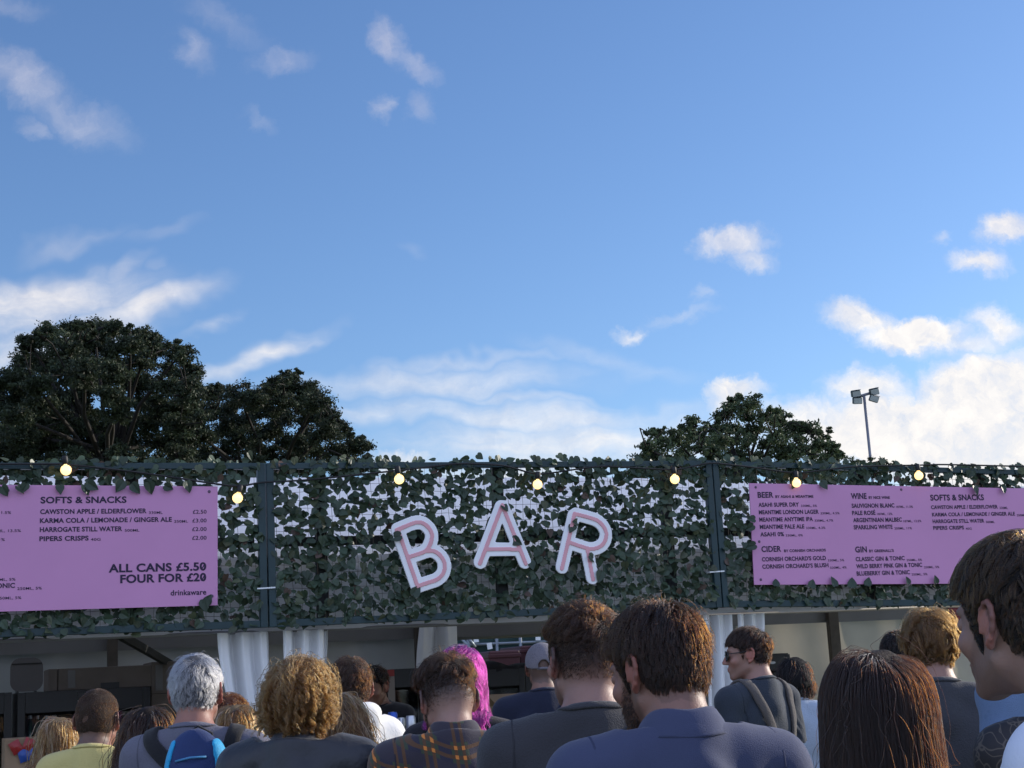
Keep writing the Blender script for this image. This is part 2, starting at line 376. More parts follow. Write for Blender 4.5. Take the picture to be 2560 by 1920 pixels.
def ivy(name, u0, u1, parent, n_rows, n_extra, holes=(), r=None):
    r = r or np.random.default_rng(3); V = []; F = []; C = []; k = 0; spots = []
    rows = int((ZT - ZB) / .046)
    for i in range(rows + 1):
        zr = ZB + .022 + (ZT - ZB - .02) * i / rows
        for j in range(n_rows): spots.append((u0 + (u1 - u0) * (j + r.random()) / n_rows, zr + r.normal(0, .014), r.uniform(-.01, .035)))
    for i in range(n_extra): spots.append((r.uniform(u0, u1), r.uniform(ZB + .01, ZT + .008), r.uniform(-.015, .04)))
    for (u, z, w_) in spots:
        if any(a < u < b and c < z < d for (a, b, c, d) in holes) : continue
        # patchy: thinner in loose clumps
        if wob(np.array([[u * 1.0, z * 1.5, 0]]), 27.0, 2.0)[0] > np.interp(z, [2.1, 2.4, 2.9], [.42, .36, .30]) and r.random() < .62: continue
        if any(a - .05 < u < b + .05 and c - .05 < z < d + .05 for (a, b, c, d) in holes): w_ = min(w_, .004)
        th = r.normal(0, 1.15); tip = FU * math.sin(th) - ZH * math.cos(th)
        nv = FN * 1.0 + FU * r.normal(0, .45) + ZH * r.normal(.35, .5)
        v, f = leaf_geo(FA(u, z + dz(u), w_), nv, tip, r.uniform(.046, .069), r.uniform(-.25, .35), r.uniform(.85, 1.15))
        V += v; F += [tuple(i + k for i in q) for q in f]; k += len(v)
        b = r.uniform(.7, 1.35); h = r.random(); col = np.array([.038, .062, .037]) * b if h < .85 else (np.array([.07, .085, .045]) * b if h < .97 else np.array([.085, .055, .040]))
        C.append(np.tile(np.append(col, 1), (len(v), 1)))
    return mesh_np(name, np.array(V), F, M_LEAF, parent, False, {'leaf': np.concatenate(C)})
def slope_bar(mbx, ua, za, ub, zb_, w_, wd, ht):
    a = FA(ua, za, w_); b = FA(ub, zb_, w_); d = b - a; ln = np.linalg.norm(d); d /= ln
    mbx.box((a + b) / 2, (ln, wd, ht), [d, FN, np.cross(d, FN) * -1 if np.cross(d, FN)[2] < 0 else np.cross(d, FN)], .003)
def fascia(u0, u1, label, braces, seed, nrow, nextra, holes):
    e = empty('ivy_fascia_panel', FA((u0 + u1) / 2, 0), 0, label, 'fascia panel', 'ivy covered panels along the top of the bar')
    inv = np.array(e.location)
    def put(m, name, material, attr=None):
        m.V = [v - inv for v in m.V]; return m.build(name, material, e, False, attr)
    for u, sg in ((u0, 1), (u1, -1)):
        m = MB(); m.box(FA(u + sg * .024, (ZB + ZT) / 2 + dz(u), 0), (.044, .05, ZT - ZB), FAX, .004); put(m, 'post', M_GREEN)
    for z, h in ((ZT - .018, .036), (ZB + .021, .042)):
        m = MB(); slope_bar(m, u0 + .047, z + dz(u0), u1 - .047, z + dz(u1), 0, .044, h); put(m, 'rail', M_GREEN)
    for ub in braces:
        m = MB(); m.box(FA(ub, (ZB + ZT) / 2 + dz(ub), -.062), (.07, .045, ZT - ZB - .02), FAX, .003); put(m, 'brace', M_DARKWOOD)
    m = MB(); zc = on(1000, 1349, -.05)[1]; slope_bar(m, u0 + .05, zc + dz(u0), u1 - .05, zc + dz(u1), -.105, .035, .055); put(m, 'brace', M_DARKWOOD)
    m = MB(); n = int((u1 - u0) / .05)
    rr = np.random.default_rng(seed)
    for i in range(n):
        u = u0 + .06 + (u1 - u0 - .12) * i / (n - 1); zz = np.linspace(ZB + .02, ZT - .02, 9)
        m.tube([FA(u + rr.normal(0, .004), z + dz(u), -.022) for z in zz], .0011, 4, False)
    for i in range(20):
        z = ZB + .03 + (ZT - ZB - .06) * i / 19; us = np.linspace(u0 + .05, u1 - .05, 25)
        m.tube([FA(u, z + dz(u) + rr.normal(0, .004), -.0185) for u in us], .0011, 4, False)
    put(m, 'netting', M_NET)
    iv = ivy('ivy', u0 + .035, u1 - .035, e, nrow, nextra, holes, np.random.default_rng(seed)); iv.data.transform(Matrix.Translation(Vector([float(-v) for v in inv]))); iv['kind'] = 'stuff'
    return e
# sign rectangles on the panels (for thinning hidden leaves)
B1R, B1T = on(544, 1216, .05); B1B = on(544, 1513, .05)[1]
fascia(-3.0, -.002, 'left ivy panel in a green frame behind the menu board with prices', [on(330, 1300, -.06)[0], -2.4], 5, 90, 950, [(-3, B1R - .015, B1B + .015, B1T - .015)])
fascia(.002, 2.998, 'middle ivy panel in a green frame carrying the three big letters', [on(px, 1300, -.06)[0] for px in (801, 1247, 1667)], 6, 92, 1000, [])
B2L, B2T = on(1873, 1208, .05); B2B = on(1886, 1462, .05)[1]
fascia(3.002, 6.0, 'right ivy panel in a green frame behind the menu board without prices', [4.2, 5.2], 7, 92, 1000, [(B2L + .03, 5.8, B2B + .015, B2T - .03)])
for (px, py, lab) in ((666, 1470, 'white cable tie round the double green post left of the big letters'), (1793, 1429, 'white cable tie round the double green post right of the big letters')):
    u, z = on(px, py, .03); m = MB(); P = [FA(u0_, z + dz_, w_) for (u0_, w_, dz_) in ((-.052, .029, -.002), (.052, .029, .002), (.052, -.029, .002), (-.052, -.029, 0), (-.052, .029, -.002))]
    P = [p + FU * u for p in P]
    for a, b in zip(P[:-1], P[1:]):
        d = b - a; ln = np.linalg.norm(d); d /= ln; m.box((a + b) / 2, (ln + .004, .0025, .008), [d, np.cross(ZH, d), ZH])
    m.box(FA(u + .03, z + .001, .033), (.009, .006, .010), FAX, .001)
    tag(m.build('cable_tie', M_TIE), lab, 'cable tie', 'white cable ties on the posts')

# ---- the three big letters
M_SIGNWHITE = mat('white_board', (.82, .83, .85), .5, .04, 5)
M_PINK = mat('pink_vinyl', (.72, .36, .40), .55, .05, 9)
def zl(x, y): return (960 + x / 3.687, 1240 + y / 3.687)
def poly2(P, pts, r):
    d = None
    for a, b in zip(pts[:-1], pts[1:]):
        q = seg(P, a, b, r, r); d = q if d is None else np.minimum(d, q)
    return d
LETTERS = {
 'B': ([[(125, 312), (305, 832)], [(112, 316), (200, 278), (285, 247), (345, 248), (400, 285), (434, 340), (436, 400), (412, 465), (372, 512), (300, 540), (228, 562)], [(372, 512), (440, 505), (500, 535), (545, 595), (556, 660), (535, 725), (480, 772), (400, 800), (305, 832)]], [(-1, 0, 0)], 'white letter B with a pink line, tilted left on the ivy'),
 'A': ([[(1086, 85), (880, 625)], [(1086, 85), (1302, 625)], [(940, 492), (1245, 492)]], [], 'white letter A with a pink line, upright on the ivy'),
 'R': ([[(1752, 165), (1635, 672)], [(1752, 165), (1880, 198), (1962, 228), (2020, 285), (2044, 350), (2030, 420), (1985, 468), (1915, 488), (1850, 478), (1705, 430)], [(1868, 485), (1922, 770)]], [], 'white letter R with a pink line, tilted right on the ivy')}
def smooth_line(ln):
    if len(ln) < 5: return ln
    P = np.array(ln, float); P = np.vstack([2 * P[0] - P[1], P, 2 * P[-1] - P[-2]]); out = []
    for i in range(1, len(P) - 2):
        for t in np.linspace(0, 1, 6, endpoint=False):
            a, b, c, d = P[i - 1:i + 3]; out.append(tuple(.5 * (2 * b + (c - a) * t + (2 * a - 5 * b + 4 * c - d) * t * t + (3 * b - a - 3 * c + d) * t ** 3)))
    return out + [tuple(P[-2])]
for ch, (lines, _x, lab) in LETTERS.items():
    lines = [smooth_line(ln) for ln in lines]
    UV = [np.array([on(*zl(x, y), .06) for (x, y) in ln]) for ln in lines]
    c = np.mean(np.concatenate(UV), 0)
    Q = [np.column_stack([p[:, 0] - c[0], p[:, 1] - c[1], np.zeros(len(p))]).astype(np.float32) for p in UV]
    def f_w(P, r, hw, trim):
        p2 = P.copy(); p2[:, 2] = 0; d = None
        for q in Q:
            q2 = q.copy()
            if trim:
                for e_, o_ in ((0, 1), (-1, -2)):
                    v = q[o_] - q[e_]; q2[e_] = q[e_] + v / (np.linalg.norm(v) + 1e-9) * trim
            s = poly2(p2, q2, r); d = s if d is None else np.minimum(d, s)
        return np.maximum(d, np.abs(P[:, 2]) - hw)
    ext = max(np.abs(np.concatenate(Q)).max(0)[:2]) + .07
    g1 = np.arange(-ext, ext, .0045)
    root = empty('sign_letter', FA(c[0], c[1], .06), FANG, lab, 'letter', 'big letters spelling BAR')
    V, F = polygonise(lambda P: f_w(P, .0435, .007, .012), g1, g1, np.array([-.012, -.0069, 0, .0069, .012]))
    mesh_np('board', np.column_stack([V[:, 0], -V[:, 2], V[:, 1]]), F, M_SIGNWHITE, root, False)
    V, F = polygonise(lambda P: f_w(P, .0135, .003, 0), g1, g1, np.array([-.008, -.0029, .0029, .008]))
    mesh_np('inline', np.column_stack([V[:, 0], -V[:, 2] - .0085, V[:, 1]]), F, M_PINK, root, False)

# ---- menu boards
M_MENU = mat('menu_pink', (.55, .25, .46), .38, .05, 2.2, .12, 3)
M_INK = mat('menu_ink', (.020, .010, .040), .6)
M_SCREW = mat('screw_head', (.10, .07, .11), .4, metal=.6)
_tc = {}
def text_geo(s, bold=.032):
    if (s, bold) in _tc: return _tc[(s, bold)]
    cu = bpy.data.curves.new('t', 'FONT'); cu.body = s; cu.size = 1; cu.offset = bold; cu.space_character = 1.04; cu.resolution_u = 4
    o = bpy.data.objects.new('t', cu); COL.objects.link(o); dg = bpy.context.evaluated_depsgraph_get(); dg.update()
    me = bpy.data.meshes.new_from_object(o.evaluated_get(dg)); V = np.array([v.co[:] for v in me.vertices]).reshape(-1, 3); F = [tuple(p.vertices) for p in me.polygons]
    bpy.data.objects.remove(o); bpy.data.meshes.remove(me); bpy.data.curves.remove(cu)
    _tc[(s, bold)] = (V, F); return V, F
CAPH = float(text_geo('H', 0)[0][:, 1].max())
def write(m, s, xl, xr, base, cap, w_, inv, bold=.032, slash=False, z=None):
    """text between photo columns xl and xr on the plane w_, baseline at photo row base (left end)"""
    V, F = text_geo(s, bold); ul, zl_ = on(xl, base, w_); ur, _ = on(xr, base, w_)
    x0, x1 = V[:, 0].min(), V[:, 0].max(); capm = cap * np.linalg.norm(FA(ul, zl_, w_) - CAMP) / FPX
    X = ul + (V[:, 0] - x0) / (x1 - x0) * (ur - ul); Z = zl_ + V[:, 1] / CAPH * capm
    m.add(FA(0, 0, w_) - inv + X[:, None] * FU + Z[:, None] * ZH, F)
    if slash:
        n = 1
        Vp, _ = text_geo(s[:-1], bold); xa = Vp[:, 0].max() + .10; xa = ul + (xa - x0) / (x1 - x0) * (ur - ul) ; xb = ur
        wd = (xb - xa); c = FA((xa + xb) / 2, zl_ + capm / 2, w_) - inv; d = FU * wd * .55 + ZH * capm * .72; ln = np.linalg.norm(d); d /= ln
        m.box(c, (ln, .0004, capm * .13), [d, FN, np.cross(d, FN)])
def S(x): return 1780 + x / 2.836, 1130
def board(corners, label, lines, screws, w_):
    (ua, za), (ub, zb_), (uc, zc), (ud, zd) = corners      # tl tr br bl
    c = FA((ua + ub) / 2, (za + zd) / 2, w_); e = empty('menu_board', c, 0, label, 'menu board', 'pink menu boards on the ivy')
    m = MB(); P = [FA(ua, za, w_), FA(ub, zb_, w_), FA(uc, zc, w_), FA(ud, zd, w_)]; Qb = [p - FN * .008 for p in P]
    m.add([p - c for p in P + Qb], [(3, 2, 1, 0), (4, 5, 6, 7), (0, 1, 5, 4), (1, 2, 6, 5), (2, 3, 7, 6), (3, 0, 4, 7)]); m.build('panel', M_MENU, e)
    m = MB()
    for ln in lines: write(m, *ln[:5], w_ + .0015, c, *ln[5:])
    m.build('lettering', M_INK, e)
    for (px, py) in screws:
        u, z = on(px, py, w_); m = MB(); m.lathe([(.009, 0), (.009, .002), (.006, .004)], FA(u, z, w_) - c, 12, [FU, ZH, FN]); m.build('screw', M_SCREW, e)
    return e
def R_(s, a, b, base, cap, bold=.032): return (s, 1780 + a / 2.836, 1780 + b / 2.836, 1130 + base / 2.836, cap, bold)
def L_(s, a, b, base, cap, bold=.032, slash=False): return (s, a / 3.16, b / 3.16, 1130 + base / 3.16, cap, bold, slash)
HD, IT, SM = 13.3, 9.6, 5.2
right_lines = [R_('BEER', 325, 437, 323, HD), R_('BY ASAHI & MEANTIME', 450, 720, 325, 6.2), R_('ASAHI SUPER DRY', 330, 618, 388, IT), R_('330ML, 5%', 632, 745, 389, SM, .01),
 R_('MEANTIME LONDON LAGER', 333, 758, 441, IT), R_('330ML, 4.5%', 770, 905, 442, SM, .01), R_('MEANTIME ANYTIME IPA', 336, 717, 493, IT), R_('330ML, 4.7%', 728, 860, 494, SM, .01),
 R_('MEANTIME PALE ALE', 340, 656, 545, IT), R_('330ML, 4.3%', 668, 805, 546, SM, .01), R_('ASAHI 0%', 343, 512, 598, IT), R_('330ML, 0%', 523, 645, 599, SM, .01),
 R_('CIDER', 352, 492, 708, HD), R_('BY CORNISH ORCHARDS', 512, 808, 710, 6.2), R_("CORNISH ORCHARD'S GOLD", 355, 810, 775, IT), R_('330ML, 5%', 822, 938, 776, SM, .01),
 R_("CORNISH ORCHARD'S BLUSH", 358, 828, 827, IT), R_('330ML, 4%', 838, 955, 828, SM, .01),
 R_('WINE', 987, 1098, 332, HD), R_('BY NICE WINE', 1112, 1262, 332, 6.2), R_('SAUVIGNON BLANC', 992, 1295, 395, IT), R_('187ML, 11.5%', 1307, 1425, 396, SM, .01),
 R_('PALE ROS\u00c9', 995, 1160, 446, IT), R_('187ML, 12%', 1172, 1280, 447, SM, .01), R_('ARGENTINIAN MALBEC', 1002, 1348, 497, IT), R_('187ML, 13.5%', 1358, 1485, 498, SM, .01),
 R_('SPARKLING WHITE', 1006, 1282, 548, IT), R_('200ML, 11%', 1294, 1418, 549, SM, .01),
 R_('GIN', 1017, 1100, 711, HD), R_("BY GREENALL'S", 1115, 1290, 711, 6.2), R_('CLASSIC GIN & TONIC', 1020, 1368, 774, IT), R_('250ML, 5%', 1380, 1490, 774, SM, .01),
 R_('WILD BERRY PINK GIN & TONIC', 1024, 1492, 825, IT), R_('250ML, 5%', 1504, 1612, 825, SM, .01), R_('BLUEBERRY GIN & TONIC', 1027, 1405, 876, IT), R_('250ML, 5%', 1416, 1528, 876, SM, .01),
 R_('SOFTS & SNACKS', 1550, 1930, 343, HD), R_('CAWSTON APPLE / ELDERFLOWER', 1555, 2028, 404, 8.4), R_('330ML', 2040, 2098, 404, SM, .01), R_('KARMA COLA / LEMONADE / GINGER ALE', 1562, 2150, 456, 8.4), R_('250ML', 2162, 2225, 456, SM, .01),
 R_('HARROGATE STILL WATER', 1566, 1932, 504, 8.4), R_('500ML', 1943, 2006, 504, SM, .01), R_('PIPERS CRISPS', 1570, 1788, 551, 8.4), R_('40G', 1800, 1842, 551, SM, .01)]
left_lines = [L_('SOFTS & SNACKS', 320, 1000, 404, 14.6), L_('CAWSTON APPLE / ELDERFLOWER', 317, 1158, 489, 10.6), L_('330ML', 1176, 1285, 489, 6.2, .01), L_('\u00a32.50', 1523, 1632, 487, 9, .012),
 L_('KARMA COLA / LEMONADE / GINGER ALE', 315, 1358, 560, 10.6), L_('250ML', 1376, 1485, 558, 6.2, .01), L_('\u00a33.00', 1520, 1632, 556, 9, .012), L_('HARROGATE STILL WATER', 314, 966, 631, 10.6), L_('500ML', 985, 1102, 629, 6.2, .01), L_('\u00a32.00', 1518, 1632, 624, 9, .012),
 L_('PIPERS CRISPS', 311, 700, 703, 10.6), L_('40G', 717, 795, 701, 6.2, .01), L_('\u00a32.00', 1518, 1632, 693, 9, .012), L_('ALL CANS \u00a35.50', 858, 1630, 950, 18.5, .034, True), L_('FOUR FOR \u00a320', 950, 1630, 1034, 18.5, .034, True), L_('drinkaware', 1348, 1630, 1133, 12.5, .02),
 L_('187ML, 11.5%', -160, 87, 490, 6.2, .01), L_('187ML, 13.5%', -90, 165, 634, 6.2, .01), L_('200ML, 11%', -190, 38, 705, 6.2, .01), L_('250ML, 5%', -75, 122, 1020, 6.2, .01), L_('WILD BERRY PINK GIN & TONIC', -760, 118, 1093, 10.6), L_('250ML, 5%', 136, 330, 1090, 6.2, .01), L_('250ML, 5%', -25, 168, 1166, 6.2, .01)]
tl = on(544, 1216, .05); bl = on(544, 1513, .05); t0 = on(0, 1212, .05); b0 = on(0, 1529, .05)
far = -2.95
board([(far, t0[1] + (far - t0[0]) * (tl[1] - t0[1]) / (tl[0] - t0[0])), tl, bl, (far, b0[1] + (far - b0[0]) * (bl[1] - b0[1]) / (bl[0] - b0[0]))], 'pink menu board with prices and ALL CANS in big dark lettering', left_lines, [(523, 1229), (530, 1490), (20, 1226)], .05)
tl = on(1873, 1208, .05); bl = on(1886, 1462, .05); tr = on(2560, 1221, .05); br = on(2400, 1459, .05); far = 5.85
board([tl, (far, tl[1] + (far - tl[0]) * (tr[1] - tl[1]) / (tr[0] - tl[0])), (far, bl[1] + (far - bl[0]) * (br[1] - bl[1]) / (br[0] - bl[0])), bl], 'pink menu board headed BEER, WINE and CIDER without prices', right_lines, [(1889, 1218), (1898, 1354), (1902, 1449), (2253, 1224), (2270, 1449)], .05)
# loose leaves lying over the edges of boards and letters
def stray(px, py, w_, ang, size=.085, col=(.030, .048, .030)):
    u, z = on(px, py, w_); v, f = leaf_geo(FA(u, z, w_), FN + FU * rng.normal(0, .3) + ZH * rng.normal(.1, .25), FU * math.sin(rad(ang)) - ZH * math.cos(rad(ang)), size, .15, .95); return v, f
V = []; F = []; k = 0
sp = [(50, 1222, 40), (62, 1218, -20), (150, 1222, 5), (215, 1222, 30), (230, 1215, 60), (338, 1220, 45), (375, 1218, 20), (420, 1218, 70), (520, 1500, 150), (512, 1512, 10), (10, 1226, 30), (300, 1214, -30), (470, 1215, 20),
 (1880, 1297, -95), (1876, 1318, -60), (1879, 1365, -80), (1940, 1457, 170), (2085, 1455, 190), (2130, 1458, 170), (2170, 1455, 160), (2270, 1452, 200), (2340, 1450, 190), (2030, 1460, 150), (2440, 1225, 10), (2510, 1224, -10), (2060, 1212, 30), (1985, 1210, -20),
 (990, 1342, -80), (1030, 1338, -85), (1262, 1268, 30), (1290, 1353, 60), (1480, 1395, 60), (1500, 1440, -20), (1120, 1468, 110), (1040, 1478, 140), (1430, 1320, -30), (1330, 1412, 10), (1440, 1305, -90)]
for (px, py, a) in sp:
    v, f = stray(px, py, .075, a, rng.uniform(.06, .085)); V += v; F += [tuple(i + k for i in q) for q in f]; k += len(v)
C = np.tile(np.array([.034, .056, .036, 1]), (len(V), 1))
o = mesh_np('ivy_leaves', np.array(V), F, M_LEAF, None, False, {'leaf': C}); tag(o, 'loose ivy leaves poking over the edges of boards and letters', 'ivy', None, 'stuff')

# ---- festoon lights
M_CABLE = mat('black_rubber', (.012, .012, .013), .6)
M_BULB = mat('lit_bulb', (1.0, .70, .30), .3, 0, emit=1.5)
M_CLEAR = mat('clear_glass', (1, .97, .9), .0, 0, trans=1.0, spec=.5)
bulbs = [(165, 1175), (594, 1245), (998, 1198), (1344, 1211), (1687, 1198), (1991, 1207), (2297, 1189)]
path = [(-200, 1168), (0, 1160), (165, 1160, 1), (350, 1181), (594, 1218, 1), (650, 1206), (760, 1201), (998, 1176, 1), (1150, 1158), (1260, 1163), (1344, 1188, 1), (1500, 1164), (1687, 1176, 1), (1776, 1156), (1880, 1168), (1991, 1184, 1), (2130, 1166), (2297, 1163, 1), (2350, 1161), (2560, 1166), (2700, 1172)]
e = empty('string_lights', FA(1.5, 2.9, .07), 0, 'black cable of lit warm round bulbs strung along the top of the bar', 'string lights'); inv = np.array(e.location)
P = np.array([FA(*on(p[0], p[1], .062), .062) for p in path]); tt = np.linspace(0, len(P) - 1, 160)
from_i = np.arange(len(P)); Pc = np.stack([np.interp(tt, from_i, P[:, d]) for d in range(3)], 1)
for _ in range(3): Pc[1:-1] = (Pc[:-2] + 2 * Pc[1:-1] + Pc[2:]) / 4
m = MB(); m.tube(Pc - inv, .006, 6); m.build('cable', M_CABLE, e, True)
for i, (px, py) in enumerate(bulbs):
    c = FA(*on(px, py, .085), .085) - inv; r = .031
    top = c + ZH * .030; tilt = np.array([rng.normal(0, .15), rng.normal(0, .1), 1]); tilt /= np.linalg.norm(tilt); a = np.cross(tilt, [0, 1, 0]); a /= np.linalg.norm(a); A = [a, np.cross(tilt, a), tilt]
    m = MB(); th = np.linspace(-math.pi / 2, 1.1, 10); m.lathe([(max(.001, r * math.cos(t)), r * math.sin(t)) for t in th] + [(.013, .036)], c, 16, A); b = m.build('bulb', M_CLEAR, e, True)
    m = MB(); m.lathe([(max(.001, .0215 * math.cos(t)), .0215 * math.sin(t) - .002) for t in np.linspace(-1.57, 1.2, 9)] + [(.006, .028)], c, 14, A); m.build('filament', M_BULB, b, True)
    m = MB(); m.lathe([(.014, .033), (.017, .036), (.017, .075), (.012, .082)], c, 12, A); m.build('socket', M_CABLE, b, True)

# ------------------------------------------------------------------ marquee
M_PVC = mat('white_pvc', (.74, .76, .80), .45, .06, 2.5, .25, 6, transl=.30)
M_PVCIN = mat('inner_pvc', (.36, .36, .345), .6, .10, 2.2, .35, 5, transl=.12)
M_PVCSUN = mat('sunlit_pvc', (.62, .54, .41), .6, .10, 2.2, .35, 5, transl=.5)  # sunlit copy of the inner cloth: sun put into a warmer, paler colour
M_ALU = mat('grey_aluminium', (.30, .31, .32), .4, .1, 6, metal=.6)
M_POLE = mat('dark_timber', (.085, .07, .055), .75, .25, 14)
WF, WB = -.16, -3.25
mq = empty('marquee', FA(1.5, 0, -1.6), 0, 'white marquee with a low pitched roof housing the bar behind the ivy', 'marquee'); minv = np.array(mq.location)
def mp(m, name, material, smooth=False, parent=None):
    m.V = [v - minv for v in m.V]; return m.build(name, material, parent or mq, smooth)
U0, U1 = -4.6, 7.6; ZE = 2.44
RIDGE = lambda u: 3.13 + float(np.interp(u, [-3, 0, 3, 6], [.03, 0, 0, -.08]))
us = np.linspace(U0, U1, 41)
def rz(u, t, sgn):  # slightly sagging roof
    e_ = ZE; k = math.sin(math.pi * t) * .025
    return e_ + (RIDGE(u) - e_) * t - k
m = MB(); m.sheet([[FA(u, rz(u, t, 1), WF - .02 + t * (-1.62 - WF)) for u in us] for t in np.linspace(0, 1, 9)])
m.sheet([[FA(u, rz(u, t, 1), WB + t * (-1.66 - WB)) for u in us] for t in np.linspace(1, 0, 9)][0:9]); mp(m, 'roof', M_PVC, True)
m = MB(); m.sheet([[FA(u, z, WF + .012 * math.sin(u * 5.3) * (ZE - z) * 3) for u in np.linspace(U0, U1, 160)] for z in np.linspace(ZE, 1.998, 5)]); mp(m, 'valance', M_PVC, True)
m = MB(); m.tube([FA(u, 1.998, WF - .012) for u in (U0, U1)], .011, 8); mp(m, 'hem_pole', mat('hem_grey', (.22, .22, .22), .6), True)
# back wall in bays, the middle one partly rolled up
def wall(ua, ub, za, zb_, w_, material, name='back_wall', n=40):
    m = MB(); m.sheet([[FA(u, z, w_ + .02 * math.sin(u * 4.1 + z) + .012 * math.sin(u * 11 + 2 * z) + .01 * math.sin(z * 7)) for u in np.linspace(ua, ub, n)] for z in np.linspace(za, zb_, 9)]); return mp(m, name, material, True)
ub_l = on(1052, 1600, WB)[0]; uo_a = on(1140, 1620, WB)[0]; uo_b = on(1700, 1620, WB)[0]; ur_l = on(1840, 1600, WB)[0]
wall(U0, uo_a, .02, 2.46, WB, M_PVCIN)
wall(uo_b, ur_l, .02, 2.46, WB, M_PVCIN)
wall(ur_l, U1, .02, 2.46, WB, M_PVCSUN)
zo = on(1250, 1592, WB)[1]
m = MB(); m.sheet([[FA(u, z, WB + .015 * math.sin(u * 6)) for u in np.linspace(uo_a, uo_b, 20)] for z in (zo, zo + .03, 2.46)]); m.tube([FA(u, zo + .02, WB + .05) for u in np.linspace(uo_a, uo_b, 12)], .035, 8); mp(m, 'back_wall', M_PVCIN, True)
# darker sheet across the top of the back wall
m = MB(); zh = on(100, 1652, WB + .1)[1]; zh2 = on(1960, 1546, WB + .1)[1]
m.sheet([[FA(u, z + (zh if u < 3 else zh2) * 0, WB + .1 + .015 * math.sin(u * 7)) for u in np.linspace(U0, U1, 60)] for z in (2.46, (zh + zh2) / 2)]); mp(m, 'dark_band', mat('dark_band_pvc', (.17, .165, .16), .6, .1, 3, .2, 6), True)
for (pt, pb, wd, wq, tone) in (((281, 1590), (287, 1730), .075, WB + .16, 0), ((1046, 1560), (1052, 1700), .07, WB + .16, 0), ((2078, 1520), (2092, 1680), .10, WB + .16, 0)):
    u, z = on(*pt, wq); m = MB(); m.box(FA(u, 1.225, wq), (wd, .06, 2.45), FAX, .004); mp(m, 'pole', M_POLE)
for u in (0.015, 3.01):
    m = MB(); m.box(FA(u, 1.22, WF - .07), (.06, .06, 2.44), FAX, .006); mp(m, 'pole', M_ALU)
for u in (U0, U1):
    for q in (WF, WB):
        m = MB(); m.box(FA(u, 1.22, q), (.07, .07, 2.44), FAX, .006); mp(m, 'pole', M_ALU)
# diagonal brace in the left bay
a = FA(*on(308, 1592, -.7), -.7); b = FA(*on(425, 1660, -2.4), -2.4); m = MB(); d = b - a; ln = np.linalg.norm(d); d /= ln; s_ = np.cross(d, FN); s_ /= np.linalg.norm(s_)
m.box((a + b) / 2, (ln * 1.25, .05, .05), [d, np.cross(s_, d), s_], .004); mp(m, 'brace', M_DARKWOOD)
# curtains gathered at the legs
M_CURT = mat('curtain_pvc', (.86, .87, .88), .4, .05, 3, .12, 8, transl=.25)
def curtain(ua, ub, zt, zb_, ta, tb, zt_, folds, amp, w_, n=90):
    """hangs from ua..ub at the top, drawn to ta..tb at height zt_"""
    m = MB(); G = []
    for z in np.linspace(zt, zb_, 26):
        t = min(1, (zt - z) / (zt - zt_)); t = t * t * (3 - 2 * t) if t < 1 else 1
        a_, b_ = ua + (ta - ua) * t, ub + (tb - ub) * t; row = []
        for s in np.linspace(0, 1, n):
            ph = 2 * math.pi * folds * (s + .035 * math.sin(5 * s + z * 1.3)); am = amp * (.75 + .25 * t) * (1 + .4 * math.sin(2.1 * s * folds + 1))
            row.append(FA(a_ + (b_ - a_) * s, z, w_ + am * (math.sin(ph) + .35 * math.sin(2 * ph + 1)) + .006 * math.sin(z * 9 + s * 20)))
        G.append(row)
    m.sheet(G, .002, FN); return mp(m, 'curtain', M_CURT, True)
c1a, c1b = on(528, 1600, -.3)[0], on(660, 1600, -.3)[0]
curtain(c1a, c1b, 1.995, .05, on(600, 1850, -.3)[0], on(672, 1850, -.3)[0], on(640, 1900, -.3)[1] - .3, 2.6, .055, -.13)
curtain(on(690, 1600, -.3)[0], on(806, 1600, -.3)[0], 1.995, .05, on(690, 1850, -.3)[0], on(770, 1850, -.3)[0], 1.0, 2.8, .05, -.13)
curtain(on(1722, 1540, -.3)[0], on(1796, 1540, -.3)[0], 1.995, .05, on(1735, 1850, -.3)[0], on(1796, 1850, -.3)[0], .9, 2.2, .05, -.13)
curtain(on(1808, 1540, -.3)[0], on(1876, 1540, -.3)[0], 1.995, .05, on(1806, 1850, -.3)[0], on(1862, 1850, -.3)[0], 1.2, 2.2, .05, -.13)
# gathered flap hanging in the middle bay
curtain(on(1060, 1560, -2.9)[0], on(1148, 1560, -2.9)[0], 2.42, .8, on(1040, 1650, -2.9)[0], on(1152, 1650, -2.9)[0], 1.7, 1.6, .05, -2.95)
